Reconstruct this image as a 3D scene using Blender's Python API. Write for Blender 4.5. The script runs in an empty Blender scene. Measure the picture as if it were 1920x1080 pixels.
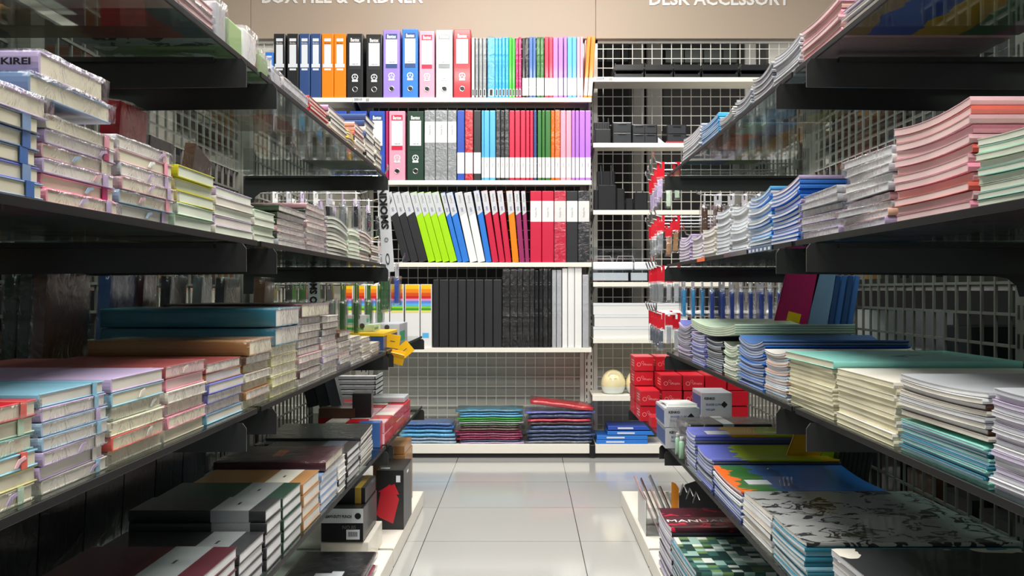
import bpy, bmesh, math, random, re
from mathutils import Vector, Matrix, noise
random.seed(7)
R = random.Random(11)
C = bpy.context.scene.collection
scene = bpy.context.scene
F = 1884.0            # focal length in px of a 1920 wide frame
EYE = 0.85            # camera height

# ------------------------------------------------------------------ camera, light, exposure
cd = bpy.data.cameras.new('camera'); cam = bpy.data.objects.new('camera', cd); C.objects.link(cam)
cd.sensor_width = 36; cd.lens = F/1920*36; cd.clip_start = .02
cd.shift_x = -27/1920; cd.shift_y = 5/1920
cam.location = (0, 0, EYE); cam.rotation_euler = (math.pi/2, 0, 0)
scene.camera = cam
w = bpy.data.worlds.new('world'); scene.world = w; w.use_nodes = True
w.node_tree.nodes['Background'].inputs[0].default_value = (.72, .78, .85, 1)
w.node_tree.nodes['Background'].inputs[1].default_value = .22
vs = scene.view_settings
vs.view_transform = 'Standard'; vs.look = 'None'; vs.gamma = 1; vs.exposure = .22; vs.use_curve_mapping = False
def area(name, loc, sx, sy, power, col=(1, .97, .92), rot=(0, 0, 0)):
    l = bpy.data.lights.new(name, 'AREA'); l.shape = 'RECTANGLE'; l.size = sx; l.size_y = sy
    l.energy = power; l.color = col
    o = bpy.data.objects.new(name, l); C.objects.link(o); o.location = loc; o.rotation_euler = rot
    return o
LAMPS = [(0, 4.2, 42), (0, 2.3, 72), (0, .5, 62), (-2.4, 3.2, 2), (2.4, 3.2, 2), (2.2, 7.2, 30)]  # last one is added to brighten the room beyond the mesh
for i, (lx, ly, p) in enumerate(LAMPS):
    area('ceiling_lamp_light', (lx, ly, 2.93), 1.5, .5, p)

# ------------------------------------------------------------------ helpers
def lin(h):
    c = [int(h[i:i+2], 16)/255 for i in (0, 2, 4)]
    return tuple(x/12.92 if x <= .04045 else ((x+.055)/1.055)**2.4 for x in c)
COL = dict(black='17181a', charcoal='2a2b2e', navy='2b4a80', blue='2a7ad8', royal_blue='2c50b4', sky_blue='57b4e6', cyan='1fa5e6',
  orange='ff8500', deep_orange='f26a08', purple='9b83da', violet='b874dc', pink='f9a0b6', pale_pink='eebcc4', red='c81428', crimson='cc1c42', magenta='b81860',
  plum='952860', grey='8f9496', light_grey='c9cccf', silver='b9bcc2', lime='9fe000', green='36bb2c', forest_green='2f6f2c', dark_green='173a2a', white='eff0ee',
  cream='e9e3c8', ivory='e4dfd2', yellow='f2c515', lilac='c6b2d8', pale_blue='a8c6e0', dusty_blue='7d97bc', mint='8fd9cc', teal='2f7f98',
  pale_green='c4dcc0', brown='5b3a26', maroon='4a1522', kraft='a87a4a', rose='d8a8ae', peach='e6b9a0', slate='5a6370', coral='e86a5c', periwinkle='6670c8',
  olive_green='33402f', pale_yellow='dfd98f', denim='3a66a8', aqua='8cc4dc')
RGB = {k: lin(v) for k, v in COL.items()}
RGB['lime'] = lin('a6e000')
MATS = {}
def nodemat(name):
    m = bpy.data.materials.new(name); m.use_nodes = True
    return m, m.node_tree, m.node_tree.nodes['Principled BSDF']
def mat(name, col=(.8, .8, .8), rough=.5, metal=0, coat=0, spec=.5, emit=None, bump=0, bscale=60, alpha=None):
    if name in MATS: return MATS[name]
    m, t, b = nodemat(name)
    if isinstance(col, str): col = RGB.get(col) or lin(col)
    b.inputs['Base Color'].default_value = (*col, 1); b.inputs['Roughness'].default_value = rough
    b.inputs['Metallic'].default_value = metal; b.inputs['Coat Weight'].default_value = coat
    b.inputs['Coat Roughness'].default_value = .08
    b.inputs['Specular IOR Level'].default_value = spec
    if emit: b.inputs['Emission Color'].default_value = (*emit[0], 1); b.inputs['Emission Strength'].default_value = emit[1]
    if bump:
        n = t.nodes.new('ShaderNodeTexNoise'); n.inputs['Scale'].default_value = bscale; n.inputs['Detail'].default_value = 4
        tc = t.nodes.new('ShaderNodeTexCoord'); t.links.new(tc.outputs['Object'], n.inputs['Vector'])
        bp = t.nodes.new('ShaderNodeBump'); bp.inputs['Strength'].default_value = bump; bp.inputs['Distance'].default_value = .004
        t.links.new(n.outputs['Fac'], bp.inputs['Height']); t.links.new(bp.outputs['Normal'], b.inputs['Normal'])
        if coat: t.links.new(bp.outputs['Normal'], b.inputs['Coat Normal'])
    MATS[name] = m; return m
def ocmat(name, rough=.5, coat=0, bump=0, bscale=50, lines=0, var=.12):
    """colour comes from the object's own colour, with a little surface variation"""
    m, t, b = nodemat(name); N = t.nodes; L = t.links
    oi = N.new('ShaderNodeObjectInfo'); tc = N.new('ShaderNodeTexCoord')
    n = N.new('ShaderNodeTexNoise'); n.inputs['Scale'].default_value = 9; n.inputs['Detail'].default_value = 3
    L.new(tc.outputs['Object'], n.inputs['Vector'])
    mr = N.new('ShaderNodeMapRange'); mr.inputs['From Min'].default_value = .3; mr.inputs['From Max'].default_value = .7
    mr.inputs['To Min'].default_value = 1-var; mr.inputs['To Max'].default_value = 1+var*.5
    L.new(n.outputs['Fac'], mr.inputs['Value'])
    vm = N.new('ShaderNodeVectorMath'); vm.operation = 'SCALE'
    L.new(oi.outputs['Color'], vm.inputs[0]); L.new(mr.outputs['Result'], vm.inputs['Scale'])
    last = vm.outputs['Vector']
    if lines:
        wv = N.new('ShaderNodeTexWave'); wv.bands_direction = 'Z'; wv.inputs['Scale'].default_value = lines
        wv.inputs['Distortion'].default_value = 1.5; wv.inputs['Detail'].default_value = 2
        L.new(tc.outputs['Object'], wv.inputs['Vector'])
        m2 = N.new('ShaderNodeMapRange'); m2.inputs['To Min'].default_value = .84; m2.inputs['To Max'].default_value = 1.0
        L.new(wv.outputs['Fac'], m2.inputs['Value'])
        v2 = N.new('ShaderNodeVectorMath'); v2.operation = 'SCALE'
        L.new(last, v2.inputs[0]); L.new(m2.outputs['Result'], v2.inputs['Scale']); last = v2.outputs['Vector']
    L.new(last, b.inputs['Base Color'])
    b.inputs['Roughness'].default_value = rough; b.inputs['Coat Weight'].default_value = coat; b.inputs['Coat Roughness'].default_value = .07
    if bump:
        n2 = N.new('ShaderNodeTexNoise'); n2.inputs['Scale'].default_value = bscale; n2.inputs['Detail'].default_value = 5; n2.inputs['Distortion'].default_value = 1.5
        L.new(tc.outputs['Object'], n2.inputs['Vector'])
        bp = N.new('ShaderNodeBump'); bp.inputs['Strength'].default_value = bump; bp.inputs['Distance'].default_value = .006
        L.new(n2.outputs['Fac'], bp.inputs['Height']); L.new(bp.outputs['Normal'], b.inputs['Normal']); L.new(bp.outputs['Normal'], b.inputs['Coat Normal'])
    MATS[name] = m; return m
ocmat('board_cover', .42, .25)
ocmat('matte_cover', .7)
ocmat('film_cover', .35, .8, .25, 30)
ocmat('plastic', .35, .3, var=.04)
ocmat('page_edges', .85, lines=420)
ocmat('soft_plastic', .28, .6, .7, 26)
def clear(name, tint, rough, fres=1.45, bump=0, bscale=60, boost=0):
    m, t, b = nodemat(name); N = t.nodes; L = t.links; N.remove(b)
    tr = N.new('ShaderNodeBsdfTransparent'); tr.inputs[0].default_value = (*tint, 1)
    gl = N.new('ShaderNodeBsdfGlossy'); gl.inputs['Roughness'].default_value = rough
    fr = N.new('ShaderNodeLayerWeight'); fr.inputs['Blend'].default_value = .5
    mx = N.new('ShaderNodeMixShader')
    if bump:
        n = N.new('ShaderNodeTexNoise'); n.inputs['Scale'].default_value = bscale; n.inputs['Detail'].default_value = 4; n.inputs['Distortion'].default_value = 2
        tc = N.new('ShaderNodeTexCoord'); L.new(tc.outputs['Object'], n.inputs['Vector'])
        bp = N.new('ShaderNodeBump'); bp.inputs['Strength'].default_value = bump; bp.inputs['Distance'].default_value = .01
        L.new(n.outputs['Fac'], bp.inputs['Height']); L.new(bp.outputs['Normal'], gl.inputs['Normal']); L.new(bp.outputs['Normal'], fr.inputs['Normal'])
    pw = N.new('ShaderNodeMath'); pw.operation = 'POWER'; pw.inputs[1].default_value = 4.5
    L.new(fr.outputs['Facing'], pw.inputs[0])
    ad = N.new('ShaderNodeMath'); ad.operation = 'MULTIPLY_ADD'; ad.inputs[1].default_value = .85; ad.inputs[2].default_value = .04+boost; ad.use_clamp = True
    L.new(pw.outputs[0], ad.inputs[0]); f = ad.outputs[0]
    L.new(f, mx.inputs[0]); L.new(tr.outputs[0], mx.inputs[1]); L.new(gl.outputs[0], mx.inputs[2])
    L.new(mx.outputs[0], N['Material Output'].inputs['Surface'])
    MATS[name] = m; return m
clear('shelf_glass', (.80, .86, .84), .03, 1.5)
clear('shrink_film', (.985, .985, .985), .2, 1.5, .55, 32, .0)
clear('clear_pack', (.93, .94, .95), .15, 1.5, .5, 60, .08)
clear('acrylic', (.90, .92, .93), .04, 1.5, 0, 0, .06)

def smooth_mesh(bm, name, mats, smooth=False):
    me = bpy.data.meshes.new(name); bm.to_mesh(me); bm.free()
    for m in (mats if isinstance(mats, (list, tuple)) else [mats]): me.materials.append(MATS[m] if isinstance(m, str) else m)
    if smooth:
        for p in me.polygons: p.use_smooth = True
    return me
def box(bm, x0, x1, y0, y1, z0, z1, mi=0, bev=0, seg=2):
    if x0 > x1: x0, x1 = x1, x0
    if y0 > y1: y0, y1 = y1, y0
    if z0 > z1: z0, z1 = z1, z0
    b2 = bmesh.new()
    vs_ = [b2.verts.new(p) for p in ((x0,y0,z0),(x1,y0,z0),(x1,y1,z0),(x0,y1,z0),(x0,y0,z1),(x1,y0,z1),(x1,y1,z1),(x0,y1,z1))]
    for f in ((3,2,1,0),(4,5,6,7),(0,1,5,4),(1,2,6,5),(2,3,7,6),(3,0,4,7)): b2.faces.new([vs_[i] for i in f])
    if bev: bmesh.ops.bevel(b2, geom=b2.edges[:], offset=bev, segments=seg, profile=.5, affect='EDGES')
    for f in b2.faces: f.material_index = mi
    t = bpy.data.meshes.new('t'); b2.to_mesh(t); b2.free(); bm.from_mesh(t); bpy.data.meshes.remove(t)
def tube(bm, pts, r, seg=6, mi=0):
    pts = [Vector(p) for p in pts]; rings = []
    for i, p in enumerate(pts):
        d = (pts[min(i+1, len(pts)-1)]-pts[max(i-1, 0)]).normalized()
        a = d.cross(Vector((0, 0, 1)));
        if a.length < .1: a = d.cross(Vector((1, 0, 0)))
        a.normalize(); b = d.cross(a)
        rings.append([bm.verts.new(p+r*(math.cos(k*2*math.pi/seg)*a+math.sin(k*2*math.pi/seg)*b)) for k in range(seg)])
    for i in range(len(rings)-1):
        for k in range(seg):
            f = bm.faces.new([rings[i][k], rings[i][(k+1)%seg], rings[i+1][(k+1)%seg], rings[i+1][k]]); f.material_index = mi
    for rg, rv in ((rings[0], 1), (rings[-1], 0)):
        f = bm.faces.new(rg[::-1] if rv else rg); f.material_index = mi
def lathe(bm, prof, seg=24, mi=0, c=(0, 0, 0), sx=1, sy=1):
    rg = [[bm.verts.new((c[0]+r*sx*math.cos(k*2*math.pi/seg), c[1]+r*sy*math.sin(k*2*math.pi/seg), c[2]+z)) for k in range(seg)] for r, z in prof]
    for i in range(len(rg)-1):
        for k in range(seg):
            f = bm.faces.new([rg[i][k], rg[i][(k+1)%seg], rg[i+1][(k+1)%seg], rg[i+1][k]]); f.material_index = mi
def poly(bm, pts, th, axis='y', mi=0):
    """extrude a closed outline (2D) by th along axis; pts in the other two axes"""
    def P(a, b, d): return {'y': (a, d, b), 'x': (d, a, b), 'z': (a, b, d)}[axis]
    f = [bm.verts.new(P(a, b, 0)) for a, b in pts]; g = [bm.verts.new(P(a, b, th)) for a, b in pts]
    n = len(pts)
    for q in (bm.faces.new(f), bm.faces.new(g[::-1])): q.material_index = mi
    for i in range(n):
        q = bm.faces.new([f[i], g[i], g[(i+1)%n], f[(i+1)%n]]); q.material_index = mi
    bmesh.ops.recalc_face_normals(bm, faces=bm.faces[:])
def obj(name, me, parent=None, loc=(0, 0, 0), rot=(0, 0, 0), col=None):
    o = bpy.data.objects.new(name, me); C.objects.link(o)
    o.location = loc; o.rotation_euler = rot
    if parent is not None: o.parent = parent
    if col is not None:
        if isinstance(col, str): col = RGB[col]
        o.color = (*col, 1)
    return o
def nwords(t): return len(re.findall(r"[A-Za-z0-9][A-Za-z0-9'-]*", t))
def tag(o, label, cat, group=None, kind=None):
    if label:
        for a, b in ((' in the ', ', '), (' on the ', ', '), ('exercise book', 'book'), ('film-wrapped notebook', 'notebook'), ('hardcover notebook', 'notebook'), ('film-wrapped ', ''), (' stack', ''), (' glass shelf', ' glass'), ('from top', 'down'), (' the ', ' '), ('-wrapped', ''), (' wrapped', '')):
            if nwords(label) <= 16: break
            label = label.replace(a, b)
        o['label'] = label
    if cat: o['category'] = cat
    if group: o['group'] = group
    if kind: o['kind'] = kind
    return o
def empty(name, loc, label, cat, group=None, rot=(0, 0, 0)):
    return tag(obj(name, None, None, loc, rot), label, cat, group)
def newobj(name, build, mats, parent=None, loc=(0, 0, 0), rot=(0, 0, 0), col=None, smooth=False):
    bm = bmesh.new(); build(bm)
    return obj(name, smooth_mesh(bm, name, mats, smooth), parent, loc, rot, col)
TXT = {}
def text(name, s, size, m, parent=None, loc=(0, 0, 0), rot=(0, 0, 0), ext=.0006, bold=0, align='CENTER', width=None):
    key = (s, size, m, ext, bold, align, width)
    if key not in TXT:
        cu = bpy.data.curves.new('t', 'FONT'); cu.body = s; cu.size = size; cu.extrude = ext; cu.offset = bold
        cu.align_x = align; cu.align_y = 'CENTER'; cu.resolution_u = 2
        o = bpy.data.objects.new('t', cu); C.objects.link(o)
        bpy.context.view_layer.update()
        me = bpy.data.meshes.new_from_object(o.evaluated_get(bpy.context.evaluated_depsgraph_get()))
        bpy.data.objects.remove(o); me.materials.clear(); me.materials.append(MATS[m])
        if width:
            xs = [v.co.x for v in me.vertices]; k = width/(max(xs)-min(xs))
            for v in me.vertices: v.co.x *= k
        TXT[key] = me
    return obj(name, TXT[key], parent, loc, rot)
UP = (math.pi/2, 0, 0)      # text that stands and faces the camera
def lighten(c, k): return tuple(min(1, x*k) for x in c)
NUM = ['', 'second', 'third', 'fourth', 'fifth', 'sixth', 'seventh', 'eighth', 'ninth', 'tenth', 'eleventh', 'twelfth', 'thirteenth', 'fourteenth',
       'fifteenth', 'sixteenth', 'seventeenth', 'eighteenth', 'nineteenth', 'twentieth', 'twenty-first', 'twenty-second', 'twenty-third', 'twenty-fourth', 'twenty-fifth', 'twenty-sixth']
def ordt(i, n):                     # i = 0 is the top one
    return 'topmost' if i == 0 else ('lowest' if i == n-1 else NUM[i]+' from top')
def YX(px, X=.43): return X*F/abs(px-987)
def XW(px, Y): return (px-987)*Y/F
def ZW(py, Y): return EYE-(py-545)*Y/F

for nm, c, r in (('white_paint', 'e6e4dc', .45), ('shade_paint', 'a9a89f', .5), ('grey_mesh', '6f6f68', .45), ('black_steel', '161717', .35), ('dark_plinth', '2b2926', .6)):  # mid grey is for brackets, tag marks and sharpener feet
    mat(nm, c, r)
mat('glass_edge', '1a211f', .25); mat('backing_board', 'b9bab0', .6); mat('lip_white', 'f0ece0', .4)
mat('text_white', 'f4f2ee', .5); mat('text_black', '141414', .6); mat('chrome', (.75, .75, .76), .22, 1); mat('white_card', 'e4e5e3', .5); mat('label_white', 'dfe3e8', .35, coat=.3)
mat('pocket_shadow', '3a3a3e', .5); mat('red_card', 'c2152a', .4, coat=.4); mat('gold', 'b8923a', .4); mat('ceiling_white', 'dedcd6', .8)  # the dark grey is for carton marks and tag slots
mat('lamp_emit', (1, 1, 1), .5, emit=((1, .98, .94), 3.0)); mat('lamp_frame', 'd8d8d4', .4)
mat('dark_wall', '2c2b2a', .8); mat('pillar_grey', '6a6762', .7); mat('bright_wall', 'f2efe4', .7); mat('beige_sheet', 'b3a28f', .55)

# ------------------------------------------------------------------ setting
def tile_mat():
    m, t, b = nodemat('floor_tiles'); N = t.nodes; L = t.links
    tc = N.new('ShaderNodeTexCoord'); mp = N.new('ShaderNodeMapping')
    # joints run through x = -0.347 and 0.182, and through y = 3.44, 3.93, 4.47
    T = .529
    mp.inputs['Location'].default_value = (.347, -3.407, 0)
    L.new(tc.outputs['Object'], mp.inputs['Vector'])
    br = N.new('ShaderNodeTexBrick'); br.offset = 0; br.squash = 1
    br.inputs['Scale'].default_value = 1; br.inputs['Brick Width'].default_value = T; br.inputs['Row Height'].default_value = T
    br.inputs['Mortar Size'].default_value = .0016; br.inputs['Mortar Smooth'].default_value = .2
    br.inputs['Color1'].default_value = (*lin('b2b2af'), 1); br.inputs['Color2'].default_value = (*lin('b7b7b4'), 1); br.inputs['Mortar'].default_value = (*lin('3c3c3a'), 1)
    L.new(mp.outputs[0], br.inputs['Vector']); L.new(br.outputs['Color'], b.inputs['Base Color'])
    b.inputs['Roughness'].default_value = .09; b.inputs['Specular IOR Level'].default_value = .75
    bp = N.new('ShaderNodeBump'); bp.inputs['Strength'].default_value = .3; bp.inputs['Distance'].default_value = -.001
    L.new(br.outputs['Fac'], bp.inputs['Height']); L.new(bp.outputs['Normal'], b.inputs['Normal'])
    MATS['floor_tiles'] = m
tile_mat()
def plane(name, x0, x1, y0, y1, z0, z1, m, kind='structure'):
    o = newobj(name, lambda bm: box(bm, x0, x1, y0, y1, z0, z1), m); o['kind'] = kind; return o
plane('floor', -6, 6, -2, 11, -.05, 0, 'floor_tiles')
plane('ceiling', -6, 6, -2, 11, 3.0, 3.05, 'ceiling_white')
plane('wall_far', -6, 6, 10, 10.1, 0, 3.0, 'dark_wall')
for i, (lx, ly, p) in enumerate(LAMPS):
    e = empty('ceiling_light', (lx, ly, 2.95), 'rectangular ceiling light panel, %s' % ['above the aisle by the back wall', 'above the middle of the aisle', 'above the near end of the aisle', 'above the left-side next aisle', 'above the right-side next aisle', 'in the dark room beyond the mesh wall'][i], 'ceiling light', 'ceiling light panels')
    newobj('frame', lambda bm: (box(bm, -.78, .78, -.28, -.26, 0, .05), box(bm, -.78, .78, .26, .28, 0, .05), box(bm, -.78, -.76, -.26, .26, 0, .05), box(bm, .76, .78, -.26, .26, 0, .05)), 'lamp_frame', e)
    newobj('diffuser', lambda bm: box(bm, -.76, .76, -.26, .26, .02, .03), 'lamp_emit', e)
# the dark room seen through the mesh of the back wall
for px0, px1, nm in ((1186, 1208, 'grey'), (1212, 1241, 'taupe'), (1396, 1418, 'slim grey')):
    Y = 7.9
    tag(newobj('pillar', lambda bm: box(bm, XW(px0, Y), XW(px1, Y), Y, Y+.3, 0, 3.0, 0, .01), 'pillar_grey'), nm + ' pillar standing behind the back wall mesh', 'pillar')
tag(newobj('wall_panel', lambda bm: box(bm, XW(1441, 8.3), XW(1560, 8.3), 8.3, 8.4, 1.5, 3.0), 'bright_wall'), 'bright white panel seen through the mesh above the desk trays', 'panel')
mat('far_shelf_grey', '7d8480', .5)
for px0, px1, py0, py1, lb in ((1118, 1184, 88, 108, 'pale grey cabinet beyond the mesh beside the grey pillar'), (1243, 1396, 90, 110, 'long pale grey cabinet beyond the mesh above desk trays')):
    Y = 8.4
    e = empty('storage_cabinet', (XW((px0+px1)/2, Y), Y, 0), lb, 'cabinet'); hw = (px1-px0)*Y/F/2
    newobj('body', lambda bm: box(bm, -hw, hw, 0, .4, 0, ZW(py0, Y), 0, .006), 'dark_wall', e)
    newobj('door', lambda bm: [box(bm, -hw+.02+k*(hw*2-.04)/4, -hw+.01+(k+1)*(hw*2-.04)/4, -.02, -.002, ZW(py1+8, Y), ZW(py0+2, Y)) for k in range(4)], 'far_shelf_grey', e)

# ------------------------------------------------------------------ back wall shelving
WY = 5.1; MY = 5.40        # shelf lip plane, mesh plane
def mesh_panel(bm, x0, x1, z0, z1, step, y, r, fr=.03, horiz='x'):
    """wire grid in the plane y (or, with horiz='y', in the plane x = y)"""
    def bx(a0, a1, c0, c1, d0, d1, mi=0):
        if horiz == 'x': box(bm, a0, a1, c0, c1, d0, d1, mi)
        else: box(bm, c0, c1, a0, a1, d0, d1, mi)
    n = max(1, round((x1-x0)/step)); k = max(1, round((z1-z0)/step))
    for i in range(1, n): a = x0+(x1-x0)*i/n; bx(a-r, a+r, y-r, y+r, z0, z1)
    for i in range(1, k): a = z0+(z1-z0)*i/k; bx(x0, x1, y-r*.6, y+r*1.4, a-r, a+r)
    for a0, a1, b0, b1 in ((x0, x0+fr, z0, z1), (x1-fr, x1, z0, z1), (x0, x1, z0, z0+fr), (x0, x1, z1-fr, z1)):
        bx(a0, a1, y-.008, y+.008, b0, b1)
def slots(bm, x, y, z0, z1, dx=.012, w=.005, h=.018, mi=0, step=.035):
    z = z0
    while z < z1:
        for s in (-1, 1): box(bm, x+s*dx-w/2, x+s*dx+w/2, y-.001, y, z, z+h, mi)
        z += step
BAY = [(-2.05, -.87), (-.87, .335), (.335, 1.54)]
SH_MAIN = [1.83, 1.41, .993, .56]; SH_R = [1.933, 1.60, 1.259, .893, .606]
names = ['file shelving bay at far end of back wall', 'central shelving bay of back wall full of colourful files', 'desk accessory shelving bay of back wall']
for b, (x0, x1) in enumerate(BAY):
    e = empty('wall_shelving_bay', ((x0+x1)/2, MY, 0), 'white metal ' + names[b], 'shelving', 'back wall shelving bays')
    ex = (x0+x1)/2; a0, a1 = x0-ex, x1-ex
    newobj('upright', lambda bm: (box(bm, a1-.022, a1+.022, -.025, .03, 0, 2.2), slots(bm, a1, -.0255, .1, 2.15, mi=1)), ['white_paint', 'black_steel'], e)
    if b == 0: newobj('upright', lambda bm: (box(bm, a0-.022, a0+.022, -.025, .03, 0, 2.2), slots(bm, a0, -.0255, .1, 2.15, mi=1)), ['white_paint', 'black_steel'], e)
    newobj('mesh_panel', lambda bm: mesh_panel(bm, a0+.025, a1-.025, .56 if b != 2 else .61, 2.2, .0516, 0, .002, .022), 'white_paint', e)
    newobj('mesh_panel', lambda bm: mesh_panel(bm, a0+.025, a1-.025, .08, .54 if b != 2 else .59, .0516, 0, .002, .022), 'white_paint', e)
    newobj('backing_panel', lambda bm: box(bm, a0+.025, a1-.025, .02, .03, .05, .55 if b != 2 else .6), 'backing_board', e)
    if b == 0: newobj('backing_panel', lambda bm: box(bm, a0+.025, a1-.025, .02, .03, .56, 2.2), 'bright_wall', e)
    for z in (SH_MAIN if b < 2 else SH_R):
        xe = a1-.004 if not (b == 2 and z < .35) else 0
        def sh(bm):
            box(bm, a0+.004, xe, -.30, -.03, z-.004, z); box(bm, a0+.004, xe, -.302, -.297, z-.023, z, 0, .0015)
            box(bm, a0+.004, xe, -.297, -.285, z-.023, z-.019)
        s = newobj('shelf', sh, 'lip_white', e)
        for sx in (a0+.012, xe-.012):
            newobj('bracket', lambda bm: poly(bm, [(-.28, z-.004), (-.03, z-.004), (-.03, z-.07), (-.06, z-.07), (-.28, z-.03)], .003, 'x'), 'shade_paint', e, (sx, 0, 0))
    newobj('base_deck', lambda bm: (box(bm, a0+.015, a1-.015, -.30, -.03, .064, .07), box(bm, a0+.015, a1-.015, -.302, -.296, .024, .07, 0, .002)), 'lip_white', e)
    newobj('plinth', lambda bm: box(bm, a0+.015, a1-.015, -.285, -.27, 0, .064), 'dark_plinth', e)
    newobj('foot', lambda bm: box(bm, a1-.0145, a1+.0145, -.303, -.03, .002, .068, 0, .003), 'black_steel', e)
# short lowest shelf of the accessory bay
e = empty('small_shelf', (.335, MY, .32), 'short white shelf under the rice ball machine by the uprights', 'shelf')
newobj('shelf', lambda bm: (box(bm, .0, .40, -.30, -.03, -.004, 0), box(bm, 0, .40, -.302, -.297, -.03, 0, 0, .002)), 'lip_white', e)
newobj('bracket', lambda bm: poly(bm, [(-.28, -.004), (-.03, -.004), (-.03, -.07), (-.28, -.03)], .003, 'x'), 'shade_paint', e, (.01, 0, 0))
# header signs
HY = 5.36
def header(x0, x1, label, s=None, px0=0, px1=0, cy=0):
    e = empty('header_sign', ((x0+x1)/2, HY, 2.195), label, 'sign', 'header signs of the back wall')
    newobj('sign_board', lambda bm: box(bm, x0-(x0+x1)/2+.001, x1-(x0+x1)/2-.001, 0, .03, 0, .48, 0, .001), 'beige_sheet', e)
    if s:
        W = (px1-px0)*HY/F; t = text('lettering', s, .1, 'text_white', e, (XW((px0+px1)/2, HY)-(x0+x1)/2, -.002, ZW(cy, HY)-2.195), UP, .002, .0022, width=W)
header(-2.05, XW(470, HY), 'blank taupe header board at far end above back wall shelving')
header(XW(470, HY), XW(1117, HY), 'taupe header board lettered BOX FILE & ORDNER', 'BOX FILE & ORDNER', 490, 792, -5)
header(XW(1117, HY), 1.7, 'taupe header board lettered DESK ACCESSORY', 'DESK ACCESSORY', 1216, 1480, -1)
def price_tag(px0, px1, py, s, lab):
    e = empty('shelf_tag', (XW((px0+px1)/2, WY), WY-.006, ZW(py, WY)), lab, 'price tag')
    hw = (px1-px0)*WY/F/2
    newobj('strip', lambda bm: (box(bm, -hw, hw, 0, .003, -.012, .012, 0, .0008), box(bm, hw*.55, hw*.9, -.001, 0, -.007, .007, 1)), ['label_white', 'shade_paint'], e)
    text('digits', s, .016, 'text_black', e, (-hw*.35, -.001, .001), UP, .0003)
price_tag(661, 694, 187.5, '20010', 'small white shelf tag under the orange and black binders')
price_tag(1113, 1150, 149, '20009', 'small white shelf tag at edge of desk tray shelf')

# ------------------------------------------------------------------ files on the back wall
CNT = {}
def nth(key):
    CNT[key] = CNT.get(key, 0)+1; return CNT[key]-1
FIRST = ['first', 'second', 'third', 'fourth', 'fifth', 'sixth', 'seventh', 'eighth', 'ninth', 'tenth', 'eleventh', 'twelfth', 'thirteenth']
SHN = {1.83: 'top shelf', 1.41: 'second shelf', .993: 'third shelf', .56: 'fourth shelf'}
def flabel(color, kind, z, look=''):
    k = nth((color, kind, z))
    return '%s %s, %s such from the left on the %s%s' % (color.replace('_', ' '), kind, FIRST[k], SHN[z], look)
FY = WY+.012                       # front face of the files
def fx(px): return (px-987)*FY/F
def fz(py): return ZW(py, FY)
MESHC = {}
def cached(key, fn):
    if key not in MESHC: MESHC[key] = fn()
    return MESHC[key]
def lever_arch(color, px0, px1, py0, py1, z, brand=True, patch=None):
    """wide lever arch file, spine to the front: case, label pocket, brand plate, emblem, finger ring"""
    x0, x1 = fx(px0)+.001, fx(px1)-.001; w = x1-x0; h = fz(py0)-z
    e = empty('lever_arch_file', ((x0+x1)/2, FY, z), flabel(color, 'lever arch file', z), 'file', 'lever arch files')
    def mk():
        bm = bmesh.new()
        box(bm, -w/2, w/2, 0, .012, 0, h, 0, .004, 3)
        box(bm, -w/2, -w/2+.004, .008, .27, .002, h-.002, 0); box(bm, w/2-.004, w/2, .008, .27, .002, h-.002, 0)
        box(bm, -w/2+.006, w/2-.02, .03, .262, .006, h-.012, 1)
        return smooth_mesh(bm, 'case', ['plastic', 'page_edges'])
    obj('case', cached(('la', round(w, 3), round(h, 3)), mk), e, col=color)
    patch = patch or color
    pw = w*.68
    newobj('label_pocket', lambda bm: box(bm, -pw/2, pw/2, -.0012, 0, h*.50, h*.86, 0, .0005), 'label_white', e)
    newobj('brand_plate', lambda bm: box(bm, -pw/2, pw/2, -.0013, 0, h*.862, h*.94), 'plastic', e, col=patch)
    newobj('label_foot', lambda bm: box(bm, -pw/2, pw/2, -.0013, 0, h*.44, h*.498), 'plastic', e, col=patch)
    text('lettering', 'Bantex', .026, 'text_white', e, (0, -.0016, h*.90), UP, .0003, .0006, width=pw*.8)
    text('small_print', '1465 09', .010, 'text_black', e, (0, -.0014, h*.525), UP, .0001, width=pw*.5)
    def em(bm):
        lathe(bm, [(.012, 0), (.0165, 0), (.0165, .0012), (.012, .0012), (.012, 0)], 20)
        for a in (90, 210, 330):
            c, s = math.cos(math.radians(a)), math.sin(math.radians(a)); poly(bm, [(-.0015*s, .0015*c), (.013*c-.0015*s, .013*s+.0015*c), (.013*c+.0015*s, .013*s-.0015*c), (.0015*s, -.0015*c)], .0012, 'z')
        box(bm, -.015, .015, -.024, -.014, 0, .0012)
    o = newobj('emblem', em, 'label_white', e, (0, -.0001, h*.325), UP)
    def rg(bm): lathe(bm, [(.010, 0), (.0145, 0), (.0145, .002), (.0125, .0032), (.010, .002), (.010, 0)], 24)
    newobj('finger_ring', rg, 'chrome', e, (0, 0, h*.135), UP, smooth=True)
    newobj('finger_hole', lambda bm: lathe(bm, [(0, .0006), (.0125, .0006), (.0125, 0), (0, 0)], 20), 'black_steel', e, (0, 0, h*.135), UP)
    return e
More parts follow.
